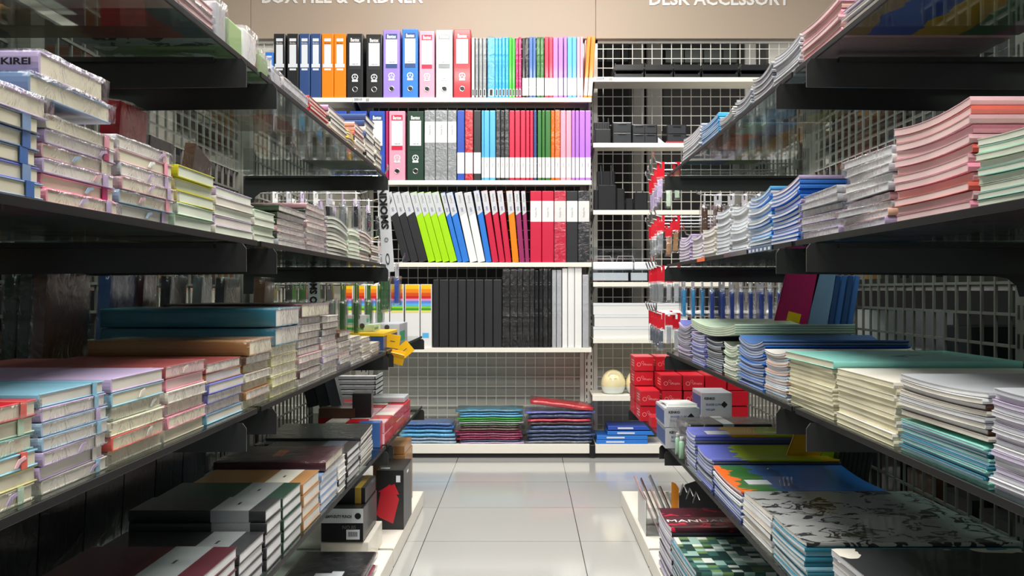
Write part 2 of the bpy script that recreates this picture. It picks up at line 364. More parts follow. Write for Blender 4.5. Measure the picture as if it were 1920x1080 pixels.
def slim_file(color, px0, px1, py0, z, label_style, kind='slim display file', lean=0, wrap=False, ptop=None):
    """thin file with pages; lean in degrees towards the left"""
    x0, x1 = fx(px0)+.0006, fx(px1)-.0006; w = x1-x0; h = fz(py0)-z
    if lean: h = h/math.cos(math.radians(lean))
    e = empty(kind.replace(' ', '_'), ((x0 if lean > 0 else (x0+x1)/2), FY, z), flabel(color, kind, z), 'file', 'slim files on the back wall')
    ox = w/2 if lean > 0 else 0
    if lean: e.rotation_euler = (0, -math.radians(lean), 0)
    def mk():
        bm = bmesh.new(); b = min(.003, w*.2)
        box(bm, ox-w/2, ox+w/2, 0, .006, 0, h, 0, b, 2)
        box(bm, ox-w/2, ox-w/2+.0016, .004, .235, .001, h-.001); box(bm, ox+w/2-.0016, ox+w/2, .004, .235, .001, h-.001)
        box(bm, ox-w/2+.002, ox+w/2-.002, .008, .228, .003, h-.006, 1)
        return smooth_mesh(bm, 'cover', ['soft_plastic' if wrap else 'plastic', 'page_edges'])
    obj('cover', cached(('sf', round(w, 4), round(h, 3), lean > 0, wrap), mk), e, col=color)
    lw = w*.96
    def lab(a, b, m='white_card', name='label'):
        newobj(name, lambda bm: box(bm, ox-lw/2, ox+lw/2, -.0008, .0002, h*a, h*b), m, e)
    if label_style == 'low':
        lab(.04, .33)
        if w > .018: text('small_print', 'Display', .008, 'text_grey', e, (ox, -.001, h*.22), (math.pi/2, -math.pi/2, 0), .0001)
    elif label_style == 'lowfull': lab(.0, .35); text('small_print', 'Display File', .01, 'text_black', e, (ox, -.001, h*.2), (math.pi/2, math.pi/2*-1, 0), .0001)
    elif label_style == 'mid': lab(.39-.0, .39+.0) if False else lab(.10, .40)
    elif label_style == 'high': lab(.32, .70)
    elif label_style == 'band':
        lab(.57, .86); text('small_print', 'Display File', .011, 'text_grey', e, (ox, -.001, h*.70), (math.pi/2, -math.pi/2, 0), .0001)
    elif label_style == 'grey':
        lab(.54, .84); text('small_print', 'Display File', .011, 'text_grey', e, (ox, -.001, h*.72), (math.pi/2, -math.pi/2, 0), .0001)
    elif label_style == 'tiny':
        newobj('label', lambda bm: (box(bm, ox-lw*.35, ox+lw*.35, -.0008, 0, h*.03, h*.15), box(bm, ox-lw*.2, ox+lw*.2, -.0012, -.0006, h*.04, h*.14, 1)), ['white_card', 'text_black'], e)
    elif label_style == 'top':
        newobj('label', lambda bm: poly(bm, [(ox-lw/2, h*.995), (ox+lw/2, h*.995), (ox+lw/2, h*.70), (ox-lw/2, h*.66)], .0008), 'silver_card', e, (0, -.0008, 0))
        newobj('round_mark', lambda bm: [lathe(bm, [(.0032, 0), (.005, 0), (.005, .0006), (.0032, .0006), (.0032, 0)], 12, 0, (ox, h*q, 0)) for q in (.735, .765)], 'text_blue', e, (0, -.0009, 0), UP) if w > .02 else None
        if w > .02: text('small_print', 'Display', .014, 'text_grey', e, (ox, -.001, h*.9), (math.pi/2, -math.pi/2, 0), .0001)
    elif label_style == 'box':
        newobj('label', lambda bm: (box(bm, ox-lw*.3, ox+lw*.3, -.0008, 0, h*.5, h*.83), box(bm, ox-lw*.42, ox+lw*.42, -.001, 0, h*.475, h*.53), box(bm, ox-lw*.3, ox+lw*.3, -.0008, 0, h*.43, h*.46), box(bm, ox-lw*.3, ox+lw*.3, -.0008, 0, h*.88, h*.925)), 'label_white', e)
        text('small_print', 'Bindex', .011, 'text_white' if color != 'orange' else 'text_black', e, (ox, -.0015, h*.853), UP, .0002)
    if wrap and w > .02:
        newobj('plastic_wrap', lambda bm: crumple(bm, ox-w/2-.001, ox+w/2+.001, -.003, .2, .001, h+.004, .0012, (2, 2, 14)), 'shrink_film', e)
    return e
mat('silver_card', 'cdd0d4', .35, coat=.3); mat('text_blue', '3a5690', .5); mat('text_grey', '77797c', .5)
def crumple(bm, x0, x1, y0, y1, z0, z1, amp, n):
    """closed shell with a wrinkled surface"""
    nx, ny, nz = n; off = Vector((R.random()*9, R.random()*9, R.random()*9)); V = {}
    def v(i, j, k):
        if (i, j, k) not in V:
            p = Vector((x0+(x1-x0)*i/nx, y0+(y1-y0)*j/ny, z0+(z1-z0)*k/nz))
            V[(i, j, k)] = bm.verts.new(p+noise.noise_vector(p*38+off)*amp)
        return V[(i, j, k)]
    def q(*a): bm.faces.new([v(*t) for t in a])
    for i in range(nx):
        for k in range(nz):
            q((i, 0, k), (i+1, 0, k), (i+1, 0, k+1), (i, 0, k+1)); q((i, ny, k), (i, ny, k+1), (i+1, ny, k+1), (i+1, ny, k))
        for j in range(ny):
            q((i, j, 0), (i, j+1, 0), (i+1, j+1, 0), (i+1, j, 0)); q((i, j, nz), (i+1, j, nz), (i+1, j+1, nz), (i, j+1, nz))
    for j in range(ny):
        for k in range(nz):
            q((0, j, k), (0, j, k+1), (0, j+1, k+1), (0, j+1, k)); q((nx, j, k), (nx, j+1, k), (nx, j+1, k+1), (nx, j, k+1))
# row 1
Z = 1.83
slim_file('blue', 497, 513, 98, Z, 'box', 'blue box file')
for c, a, b in (('black', 513, 535), ('black', 538, 560), ('navy', 561, 581), ('navy', 582, 602), ('orange', 603, 625.5), ('orange', 626, 648.5)):
    slim_file(c, a, b, 63, Z, 'box', 'narrow ring file')
for c, a, b, t in (('black', 650, 681, 63), ('black', 686, 717, 64), ('purple', 718, 750, 56), ('blue', 754, 784, 54), ('pink', 786, 815, 58), ('light_grey', 817, 849, 56), ('red', 850, 883, 55)):
    lever_arch(c, a, b, t, 183, Z, patch={'pink': 'crimson', 'black': 'charcoal', 'light_grey': 'grey', 'purple': 'navy', 'blue': 'navy'}.get(c))
for c, a, b in (('silver', 884, 890), ('grey', 891, 897), ('grey', 898, 904.5), ('grey', 905, 912), ('cyan', 914, 928), ('cyan', 928, 934.5), ('cyan', 934.5, 941), ('cyan', 941, 947.5), ('cyan', 947.5, 954), ('green', 954, 960), ('green', 960, 966), ('magenta', 966.5, 972), ('magenta', 972, 978)):
    slim_file(c, a, b, 70+R.uniform(-1, 2), Z, 'tiny', 'clear pocket file', wrap=(c in ('grey', 'cyan', 'magenta')))
for c, a, b, t in (('black', 979, 985, 71), ('charcoal', 985, 991.5, 70), ('denim', 992, 999, 69), ('denim', 999, 1005, 69), ('forest_green', 1006, 1013, 69), ('forest_green', 1013, 1020, 69), ('crimson', 1021, 1029, 69), ('crimson', 1029, 1037, 69),
                   ('violet', 1037, 1046.5, 70), ('violet', 1047, 1056, 69), ('violet', 1057, 1063.5, 68), ('sky_blue', 1064, 1073, 69), ('sky_blue', 1073, 1081, 69), ('pink', 1081.5, 1088, 69), ('pink', 1088, 1093.5, 69)):
    slim_file(c, a, b, t, Z, 'low', 'white-footed display file', wrap=(c in ('charcoal', 'forest_green')))
for a, b in ((1094, 1101), (1101.5, 1110)):
    e = slim_file('orange', a, b, 68, Z, 'low', 'white-footed display file', lean=-3.5)
# row 2
Z = 1.41
for c, a, b in (('royal_blue', 622, 650), ('royal_blue', 655, 688), ('royal_blue', 692, 722)): lever_arch(c, a, b, 208, 338, Z, patch='navy')
slim_file('magenta', 723, 728, 208, Z, '', 'clear pocket file')
lever_arch('pink', 729, 760, 208, 338, Z, patch='crimson'); lever_arch('dark_green', 763, 795, 208, 338, Z, patch='dark_green')
for a, b in ((796, 816), (816.5, 839), (839.5, 856)): slim_file('grey', a, b, 207, Z, 'grey', 'wrapped grey file', wrap=True)
for c, a, b in (('royal_blue', 857, 871), ('red', 872, 887), ('charcoal', 888, 902)): slim_file(c, a, b, 207, Z, 'mid', 'white-banded file', wrap=(c == 'red'))
for c, a, b in (('sky_blue', 903, 907.5), ('sky_blue', 907.5, 917.5), ('sky_blue', 918, 929), ('charcoal', 930, 938), ('charcoal', 938.5, 946), ('charcoal', 946.5, 954.5), ('crimson', 955, 965), ('crimson', 965.5, 975.5), ('crimson', 976, 985.5), ('crimson', 986, 993), ('crimson', 993.5, 1000),
    ('navy', 1000.5, 1006.5), ('forest_green', 1008, 1015.5), ('forest_green', 1016, 1022), ('forest_green', 1022.5, 1032.5), ('deep_orange', 1033, 1040), ('deep_orange', 1040.5, 1050.5), ('pink', 1051, 1061), ('pink', 1061.5, 1071.5), ('violet', 1072, 1078.5), ('violet', 1079, 1086), ('violet', 1086.5, 1097), ('violet', 1097.5, 1108)):
    slim_file(c, a, b, 207, Z, 'low', 'white-footed display file', wrap=(c in ('charcoal', 'deep_orange')))
# row 3: leaning files, then upright banded ones
Z = .993
lean_rows = [('charcoal', 756, 770, 15), ('charcoal', 770.5, 785, 15), ('charcoal', 785.5, 802, 15), ('lime', 803, 816.5, 15), ('lime', 817, 829.5, 15), ('lime', 830, 843, 15), ('lime', 843.5, 857.5, 15), ('blue', 858, 867, 14), ('blue', 867.5, 880, 13.5),
   ('white', 881, 895.5, 12.5), ('white', 896, 910, 11.5), ('blue', 911, 922, 10), ('crimson', 923, 935, 9), ('crimson', 936, 947, 8), ('crimson', 948, 959, 7), ('orange', 961, 973, 5.2), ('plum', 974, 984, 4.5), ('plum', 985, 993, 3.4)]
for c, a, b, l in lean_rows: slim_file(c, a, b, 362 if l > 10 else 358, Z, 'top', 'leaning clip file', lean=l)
for c, a, b in (('crimson', 994, 1015.5), ('crimson', 1016, 1038.5), ('crimson', 1039, 1061.5), ('charcoal', 1062, 1083.5), ('charcoal', 1084, 1105.5)): slim_file(c, a, b, 358, Z, 'band', 'wide banded file', wrap=(a in (1039, 1084)))
# row 4
Z = .56
for a, b in ((812, 823), (823.5, 841), (841.5, 858), (858.5, 874), (874.5, 890), (890.5, 907), (907.5, 924), (924.5, 941)): slim_file('charcoal', a, b, 524, Z, '', 'plain black box file')
for a, b in ((942, 956), (956.5, 970), (970.5, 980), (980.5, 993), (993.5, 1002), (1002.5, 1010), (1010.5, 1018), (1018.5, 1027), (1027.5, 1034)): slim_file('black', a, b, 503+R.uniform(0, 5), Z, '', 'film-wrapped black file', wrap=True)
for c, a, b, t in (('silver', 1035, 1043, 506), ('silver', 1043.5, 1053, 506), ('white', 1054, 1064, 503), ('white', 1064.5, 1077, 501), ('white', 1077.5, 1091, 501), ('silver', 1092, 1104, 515)): slim_file(c, a, b, t, Z, '', 'film-wrapped pale file', wrap=(c == 'silver'))
STR = [('f2c515', 534, 542), ('ee8a10', 542, 549), ('d8501a', 549, 555), ('c82818', 555, 560), ('e08ac8', 560, 564), ('5a8ad8', 564, 569), ('5ab4e8', 569, 574), ('8cc820', 574, 578), ('3a9a28', 578, 582), ('e8dc70', 582, 586)]
for i, (h_, a, b) in enumerate(STR): mat('stripe_%d' % i, h_, .4)
for k, (a, b) in enumerate(((640, 662), (663, 685), (686, 708), (709, 730), (731, 757), (759, 787), (788, 810))):
    e = empty('storage_box', ((fx(a)+fx(b))/2, FY, Z), 'white storage box with rainbow stripes, %s from the left on the fourth shelf' % FIRST[k], 'box', 'rainbow striped storage boxes')
    hw = (fx(b)-fx(a))/2-.001
    newobj('carton', lambda bm: box(bm, -hw, hw, 0, .25, 0, fz(533)-Z, 0, .0015), 'white_card', e)
    newobj('stripes', lambda bm: [box(bm, -hw+.004, hw-.004, -.0008, .0002, fz(q)-Z, fz(p)-Z, i) for i, (_, p, q) in enumerate(STR)], ['stripe_%d' % i for i in range(10)], e)
    if k == 6: newobj('label', lambda bm: box(bm, -hw+.01, hw-.015, -.0008, 0, .05, .075), 'stripe_6', e)

# piles of plastic wallets on the base deck
def floppy(name, label, px0, px1, pz0, pz1, color, zc, depth=.2, tilt=0, group=None, sag=.004, matn='soft_plastic', ypos=0, wrap=True, cat='wallet'):
    x0, x1 = fx(px0), fx(px1); w = x1-x0; th = pz1-pz0; sd = 3.3
    def b(bm):
        nx, ny = 16, 8; top = []; bot = []
        for i in range(nx+1):
            rt = []; rb = []
            for j in range(ny+1):
                u, v_ = i/nx, j/ny; x = -w/2+w*u; y = depth*v_
                d = noise.noise(Vector((x*12+sd, y*12, 0)))*sag
                edge = min(u, 1-u, v_, 1-v_); th2 = th*(.55+.45*min(1, edge*7))
                zc_ = th/2+d
                rt.append(bm.verts.new((x, y, zc_+th2/2))); rb.append(bm.verts.new((x, y, zc_-th2/2)))
            top.append(rt); bot.append(rb)
        for i in range(nx):
            for j in range(ny):
                bm.faces.new([top[i][j], top[i+1][j], top[i+1][j+1], top[i][j+1]]); bm.faces.new([bot[i][j], bot[i][j+1], bot[i+1][j+1], bot[i+1][j]])
        for i in range(nx):
            bm.faces.new([bot[i][0], bot[i+1][0], top[i+1][0], top[i][0]]); bm.faces.new([top[i][ny], top[i+1][ny], bot[i+1][ny], bot[i][ny]])
        for j in range(ny):
            bm.faces.new([bot[0][j+1], bot[0][j], top[0][j], top[0][j+1]]); bm.faces.new([bot[nx][j], bot[nx][j+1], top[nx][j+1], top[nx][j]])
    o = newobj(name, b, matn, None, ((x0+x1)/2, FY+ypos, zc+pz0), (0, tilt, 0), color, smooth=True)
    tag(o, label, cat, group)
    if wrap: newobj('plastic_sleeve', lambda bm: crumple(bm, -w/2-.004, w/2+.004, -.004, depth*.98, th*.12, th*.92, .0016, (14, 3, 2)), 'shrink_film', o)
    return o
DZ = .07
def pile(px0, px1, items, nm, group, jit=5, **k):
    z = 0; n = len(items)
    for i, (c, t, *r) in enumerate(items):
        a = px0+R.uniform(-jit, jit); b = px1+R.uniform(-jit, jit); dsc = r[0] if r else ''
        floppy('plastic_wallet', '%s plastic wallet%s, %s in the %s' % (c.replace('_', ' '), dsc, ordt(n-1-i, n), nm), a, b, z, z+t, c, DZ, group=group, ypos=R.uniform(.0, .012), **k)
        z += t+.0015
pile(752, 850, [('pale_blue', .016), ('pale_blue', .015), ('sky_blue', .02), ('sky_blue', .018), ('blue', .016), ('denim', .015)], 'all-blue pile on the base deck', 'blue plastic wallets')
pile(858, 978, [('lilac', .009), ('navy', .009), ('magenta', .011), ('magenta', .01), ('plum', .01), ('magenta', .011), ('brown', .011), ('maroon', .01), ('forest_green', .008), ('silver', .01), ('green', .009), ('green', .01), ('sky_blue', .012), ('sky_blue', .01), ('teal', .014)], 'teal-topped pile on the base deck', 'mixed plastic wallets', 6)
pile(990, 1112, [('slate', .016), ('navy', .016), ('navy', .018), ('navy', .02), ('navy', .018), ('maroon', .016), ('crimson', .014), ('navy', .024), ('periwinkle', .012)], 'red-topped pile on the base deck', 'navy and red plastic wallets', 6)
floppy('plastic_wallet', 'thick red plastic wallet in clear film on top of its pile', 994, 1112, .182, .210, 'red', DZ, tilt=math.radians(7), group='navy and red plastic wallets')
for i, (a, b, c, t0) in enumerate(((1118, 1214, 'blue', 0), (1119, 1214, 'blue', .022), (1139, 1232, 'blue', .045), (1140, 1226, 'purple', .07))):
    e = tag(newobj('blue_box', lambda bm: box(bm, 0, fx(b)-fx(a), 0, .2, 0, .02, 0, .002), 'plastic', None, (fx(a), FY, DZ+t0+.0003), (0, 0, 0), c if i < 3 else 'royal_blue'), '%s flat box, %s in the pile on the accessory bay deck' % ('blue' if i < 3 else 'indigo', ordt(3-i, 4)), 'box', 'flat boxes on the base deck')
    newobj('label', lambda bm: box(bm, .05, (fx(b)-fx(a))*.55, -.0006, .0002, .006, .014), 'label_white', e)

# ------------------------------------------------------------------ desk accessories (back wall, accessory bay)
mat('black_plastic', '1d1e20', .28, coat=.3); mat('smoke_plastic', '3a3c3f', .2, coat=.5)
def letter_tray(px0, px1, k, z, two):
    x0, x1 = fx(px0), fx(px1); w = x1-x0
    e = empty('letter_tray', ((x0+x1)/2, FY+.02, z), 'black letter tray, %s in the row on the highest desk accessory shelf' % FIRST[k], 'letter tray', 'black letter trays')
    for q in range(2):
        zz = q*.042
        def b(bm):
            box(bm, -w/2+.002, w/2-.002, 0, .24, zz, zz+.003); box(bm, -w/2+.002, w/2-.002, 0, .003, zz, zz+.024 if q == 0 else zz+.03, 0, .001)
            for s in (-1, 1): poly_side(bm, s*(w/2-.003), zz)
            box(bm, -w/2+.002, w/2-.002, .237, .24, zz, zz+.04)
        newobj('tray', b, 'black_plastic', e)
    newobj('post', lambda bm: [box(bm, s*(w/2-.006)-.003, s*(w/2-.006)+.003, .03, .036, 0, .085) for s in (-1, 1)], 'black_plastic', e)
def poly_side(bm, x, z): box(bm, x-.0015, x+.0015, .003, .24, z, z+.036)
for k, (a, b) in enumerate(((1153, 1208), (1210, 1263), (1265, 1315), (1318, 1386), (1390, 1440), (1443, 1498))): letter_tray(a, b, k, 1.933, k)
def box_drawers(px0, px1, py0, z, label, rows, name='desk_drawer_unit', split=None):
    x0, x1 = fx(px0), fx(px1); w = x1-x0; h = fz(py0)-z
    e = empty(name, ((x0+x1)/2, FY+.01, z), label, 'drawer unit', 'black desk drawer units')
    newobj('body', lambda bm: box(bm, -w/2, w/2, .004, .2, 0, h, 0, .003), 'black_plastic', e)
    cols = split or 1
    for r_ in range(rows):
        for c_ in range(cols):
            a = -w/2+.003+(w-.006)*c_/cols; bb = -w/2+.003+(w-.006)*(c_+1)/cols
            d = newobj('drawer', lambda bm: box(bm, a+.0015, bb-.0015, -.004, .006, .004+(h-.008)*r_/rows+.0015, .004+(h-.008)*(r_+1)/rows-.0015, 0, .0015), 'smoke_plastic', e)
            newobj('handle', lambda bm: box(bm, (a+bb)/2-.02, (a+bb)/2+.02, -.009, -.003, .004+(h-.008)*(r_+.88)/rows-.003, .004+(h-.008)*(r_+.88)/rows, 0, .0008), 'black_plastic', d)
    return e
box_drawers(1149, 1185, 228, 1.6, 'black desk drawer unit with notched drawer beside the pen holder', 2)
box_drawers(1186, 1233, 232, 1.6, 'wide black desk drawer unit in the middle of its shelf', 2, split=2)
box_drawers(1251, 1288, 233, 1.6, 'black desk drawer unit standing over a red tray', 2)
tag(newobj('red_tray', lambda bm: box(bm, 0, .11, 0, .1, 0, .008, 0, .003), 'red_card', None, (fx(1248), FY-.008, 1.6)), 'flat red tray at front of the drawer unit shelf', 'tray')
tag(newobj('white_wedge', lambda bm: poly(bm, [(0, 0), (.035, 0), (0, .03)], .2, 'y'), 'label_white', None, (fx(1234), FY, 1.6)), 'white wedge stand between the black drawer units', 'stand')
def holder(px0, px1, py0, z, label, name='pen_holder', steps=((0, 1), (.45, .62)), pens=0, group=None):
    x0, x1 = fx(px0), fx(px1); w = x1-x0; h = fz(py0)-z
    e = empty(name, ((x0+x1)/2, FY+.02, z), label, 'desk organizer', group)
    for i, (y0, kh) in enumerate(reversed(steps)):
        hh = h*kh; yy = .07*i
        def b(bm):
            box(bm, -w/2, w/2, yy, yy+.004, 0, hh, 0, .001); box(bm, -w/2, w/2, yy+.066, yy+.07, 0, hh)
            box(bm, -w/2, -w/2+.003, yy, yy+.07, 0, hh); box(bm, w/2-.003, w/2, yy, yy+.07, 0, hh); box(bm, -w/2, w/2, yy, yy+.07, 0, .003)
        newobj('compartment', b, 'black_plastic', e)
    for k in range(pens):
        xx = -w/2+w*(k+.5)/pens
        newobj('divider', lambda bm: box(bm, xx-.002, xx+.002, .02, .05, .003, h*1.12), 'smoke_plastic', e, (0, 0, 0), (0, R.uniform(-.05, .05), 0))
    return e
holder(1116, 1146, 224, 1.6, 'black wire pen holder beside purple files', pens=3)
holder(1122, 1156, 317, 1.259, 'tall black rotating organizer with rounded top', 'rotating_organizer', pens=2)
holder(1114, 1122, 355, 1.259, 'low black note box beside the shelf upright', 'note_box', ((0, 1),))
holder(1157, 1172, 353, 1.259, 'narrow black pen cup beside the rotating organizer', 'pen_cup', ((0, 1),), 0)
holder(1174, 1188, 372, 1.259, 'small black clip dish in the middle of its shelf', 'clip_dish', ((0, 1),), 0)
holder(1190, 1215, 360, 1.259, 'square black pen cup beside red hanging packs', 'pen_cup', ((0, 1),), 2)
# clear acrylic trays, white boxes
def acr(px0, px1, py0, py1, label, nm='acrylic_tray', dy=0):
    x0, x1 = fx(px0), fx(px1); w = x1-x0; z0 = ZW(py1, FY); h = ZW(py0, FY)-z0
    e = empty(nm, ((x0+x1)/2, FY+dy, max(.8935, z0)), label, 'tray', 'clear acrylic trays')
    newobj('tray', lambda bm: (box(bm, -w/2, w/2, 0, .22, 0, .004), box(bm, -w/2, -w/2+.003, 0, .22, 0, h), box(bm, w/2-.003, w/2, 0, .22, 0, h), box(bm, -w/2, w/2, .217, .22, 0, h)), 'acrylic', e)
    newobj('front_lip', lambda bm: (box(bm, -w/2, w/2, 0, .004, 0, h, 0, .0015),), 'acrylic', e)
    return e
mat('frosted', 'eef3f8', .25, coat=.5)
for i, (a, b, c, d) in enumerate(((1110, 1180, 507, 528), (1181, 1216, 507, 528), (1218, 1262, 507, 528))):
    e = acr(a, b, c, d, 'clear acrylic tray, %s in the row on its shelf' % FIRST[i]); w = (fx(b)-fx(a))
    newobj('insert', lambda bm: box(bm, -w/2+.005, w/2-.005, .004, .2, .005, .045, 0, .002), 'frosted', e)
for i, (a, b) in enumerate(((1112, 1188), (1190, 1232))):
    w = fx(b)-fx(a)
    e = empty('white_tray', ((fx(a)+fx(b))/2, FY+.01, .957), ('long glossy white tray lying on top of the acrylic trays', 'short white tray on the acrylic trays beside red packs')[i], 'tray')
    newobj('tray', lambda bm: box(bm, -w/2, w/2, 0, .19, 0, .04, 0, .006), 'frosted', e)
e = empty('brochure_holder', ((fx(1110)+fx(1215))/2, FY+.245, .8935), 'clear brochure holder standing behind the white trays', 'holder')
newobj('panel', lambda bm: box(bm, -.14, .14, 0, .003, 0, .19, 0, .001), 'acrylic', e)
newobj('rim', lambda bm: (tube(bm, [(-.12, -.02, .1), (-.11, -.02, .14), (-.03, -.02, .14), (-.02, -.02, .1)], .0015), tube(bm, [(.0, -.02, .1), (.01, -.02, .14), (.09, -.02, .14), (.10, -.02, .1)], .0015)), 'frosted', e)
for i in range(3):
    for j, (a, b) in enumerate(((1113+i % 2*2, 1230), (1233, 1290))):
        z = .606+.0605*i
        e = empty('white_carton', ((fx(a)+fx(b))/2, FY+.01+.004*i, z+.0003), 'flat white carton, %s of the %s stack above the rice ball machine' % (ordt(2-i, 3), ('wide', 'narrow')[j]), 'box', 'flat white cartons')
        hw = (fx(b)-fx(a))/2
        newobj('carton_body', lambda bm: box(bm, -hw, hw, 0, .22, 0, .052, 0, .002), 'white_card', e)
        newobj('lid', lambda bm: box(bm, -hw-.001, hw+.001, -.0015, .2215, .046, .0595, 0, .0015), 'label_white', e)
# cream round machine
mat('cream_gloss', 'efe2b2', .2, coat=.6); mat('cream_base', 'dfe6e2', .3, coat=.4)
for k, (px, lb) in enumerate(((1152, 'round cream rice ball shaped sharpener on the short shelf'), (1199, 'second round cream sharpener half behind the red boxes'))):
    e = empty('desk_sharpener', (fx(px), FY+.07+.0*k, .3205), lb, 'sharpener', 'cream round sharpeners')
    newobj('dome', lambda bm: lathe(bm, [(.061, .036), (.064, .05), (.061, .072), (.052, .094), (.036, .112), (.018, .121), (0, .123)], 32), 'cream_gloss', e, smooth=True)
    newobj('base', lambda bm: lathe(bm, [(0, 0), (.042, 0), (.05, .006), (.058, .022), (.0615, .036), (.0615, .037)], 32), 'cream_base', e, smooth=True)
    newobj('visor', lambda bm: poly(bm, [(.03*math.cos(a), .105+.022*math.sin(a)) for a in [i*math.pi/8 for i in range(9)]], .006), 'cream_gloss', e, (0, -.047, -.012))
    text('small_print', 'Sharpener', .009, 'text_grey', e, (-.005, -.0635, .082), (1.35, 0, 0), .0002)
    newobj('foot', lambda bm: [lathe(bm, [(0, -.0), (.007, 0), (.007, .006), (0, .006)], 10, 0, (.035*s, -.02, 0)) for s in (-1, 1)], 'shade_paint', e)

# ------------------------------------------------------------------ side shelving runs
DX = .43; BX = .87
SZ = {'top': 1.203, 'second': .930, 'third': .664, 'fourth': .378}
SIDE = {-1: 'left-side', 1: 'right-side'}
BAYS = [(.10, 1.60), (1.615, 3.06), (3.08, 4.12)]
UPR = [.06, 1.725, 3.07, 4.12]
mat('steel_grey', '77776f', .45)
mat('shelf_rail', '101211', .5, spec=.25); mat('bracket_steel', '2b2c2b', .22)
for s in (-1, 1):
    for b, (y0, y1) in enumerate(BAYS):
        e = empty('shelving_bay', (s*BX, (y0+y1)/2, 0), 'black-bracketed aisle shelving bay, %s, %s' % (('near end', 'middle of the run', 'far end with hanging hooks')[b], SIDE[s]), 'shelving', 'aisle shelving bays')
        cy = (y0+y1)/2; a0, a1 = y0-cy, y1-cy
        newobj('mesh_panel', lambda bm: mesh_panel(bm, UPR[b]-cy+.025, UPR[b+1]-cy-.025, .12, 1.38, .057, .0, .0027, .02, 'y'), 'grey_mesh', e)
        for yy in ([UPR[b+1]-cy] if b else [UPR[0]-cy, UPR[1]-cy]):
            newobj('upright', lambda bm: (box(bm, -.02, .03, yy-.022, yy+.022, 0, 1.4), [box(bm, -s*.0205-.0005, -s*.0205+.0005, yy+q-.003, yy+q+.003, .1+.05*k, .125+.05*k, 1) for k in range(25) for q in (-.01, .01)]), ['steel_grey', 'black_steel'], e)
        shelves = ['top', 'second', 'third', 'fourth'] if b < 2 else ['third' if s < 0 else None, 'fourth']
        for nm in shelves:
            if not nm: continue
            z = SZ[nm]
            g = newobj('glass_shelf', lambda bm: (box(bm, -s*.034, -s*(BX-DX), a0+.004, a1-.004, z-.008, z), ), 'shelf_glass', e)
            newobj('edge_strip', lambda bm: box(bm, -s*(BX-DX), -s*(BX-DX+.003), a0+.004, a1-.004, z-.009, z-.0001, 0, .0008), 'shelf_rail', g)
            for yy in (a0+.05, a1-(.115 if b == 0 else .05)):
                def br(bm):
                    o = [(.0, z-.010), (BX-DX-.012, z-.010), (BX-DX-.006, z-.018), (BX-DX-.006, z-.052), (.075, z-.056), (.05, z-.060), (.035, z-.072), (.03, z-.09), (.0, z-.09)]
                    poly(bm, [(-s*(a+.022), c) for a, c in o], .003, 'y')
                    box(bm, -s*.03, -s*(BX-DX-.03), -.009, .014, z-.0165, z-.0095, 1)
                newobj('bracket', br, ['bracket_steel', 'black_steel'], e, (0, yy, 0))
        xe = .41 if s < 0 else .378
        newobj('base_deck', lambda bm: (box(bm, -s*.034, -s*(BX-xe), a0+.002, a1-.002-(.16 if b == 2 else 0), .054, .06), box(bm, -s*(BX-xe), -s*(BX-xe+.004), a0, a1-(.16 if b == 2 else 0), .004, .06, 0, .002)), 'lip_white', e)
        newobj('plinth', lambda bm: box(bm, -s*.04, -s*(BX-xe-.03), a0, a1-.18, 0, .05), 'dark_plinth', e)

# --- books -------------------------------------------------------
def hard_mesh(s, L, W, T):
    """hardcover lying flat: origin at its aisle-side end, spine towards the near side"""
    c = min(.0019, T*.1)
    def mc():
        bm = bmesh.new()
        box(bm, 0, s*L, -W/2, W/2, 0, c, 0, c*.3, 1); box(bm, 0, s*L, -W/2, W/2, T-c, T, 0, c*.3, 1)
        n = 6; pts = []
        for i in range(n+1): a = -math.pi/2+math.pi*i/n; pts.append((-W/2-.0028*math.cos(a), T/2+T/2*math.sin(a)))
        poly(bm, pts+[(-W/2+c, T), (-W/2+c, 0)], s*L, 'x')
        return smooth_mesh(bm, 'cover', ['board_cover'])
    def mp():
        bm = bmesh.new(); box(bm, s*.0014, s*(L-.004), -W/2+c+.0005, W/2-.003, c+.0001, T-c-.0001); return smooth_mesh(bm, 'page_block', ['page_edges'])
    k = (s, round(L, 3), round(W, 3), round(T, 4))
    return cached(('hc',)+k, mc), cached(('hp',)+k, mp)
def soft_mesh(s, L, W, T, a, tl, matn):
    """limp exercise book: cross-section sags in the middle by a, tilts by tl"""
    c = .0006
    def zc(y): return a*(2*y/W)**2+tl*(y/W+.5)+.0
    ys = [-W/2+W*i/8 for i in range(9)]
    def slab(bm, lo, hi, x0, x1, mi=0, y0=0, y1=8):
        sel = ys[y0:y1+1]
        poly(bm, [(y, zc(y)+lo) for y in sel]+[(y, zc(y)+hi) for y in sel[::-1]], x1-x0, 'x', mi) if x0 == 0 else None
    def mc():
        bm = bmesh.new()
        slab(bm, 0, c, 0, s*L); slab(bm, T-c, T, 0, s*L)
        y = -W/2; poly(bm, [(y-.0012, zc(y)+T/2), (y, zc(y)), (y+.0015, zc(y)), (y+.0015, zc(y)+T), (y, zc(y)+T)], s*L, 'x')
        return smooth_mesh(bm, 'cover', [matn])
    def mp():
        bm = bmesh.new(); slab(bm, c*1.1, T-c*1.1, 0, s*(L-.001)); me = smooth_mesh(bm, 'page_block', ['page_edges'])
        for v in me.vertices: v.co.x += s*.0006; v.co.y *= .99
        return me
    k = (s, round(L, 3), round(W, 3), round(T, 4), round(a, 4), round(tl, 4))
    return cached(('sc', matn)+k, mc), cached(('sp',)+k, mp)
PAGE = dict(cream=lin('ece4cb'), ivory=lin('ece6da'), white=lin('f0f0f0'), lilacw=lin('e8e6f2'), bluew=lin('e2eaf4'), greenw=lin('e2e8d6'), greyw=lin('d8d9dc'), pinkw=lin('efcfcc'), creamy=lin('ebe5c6'))
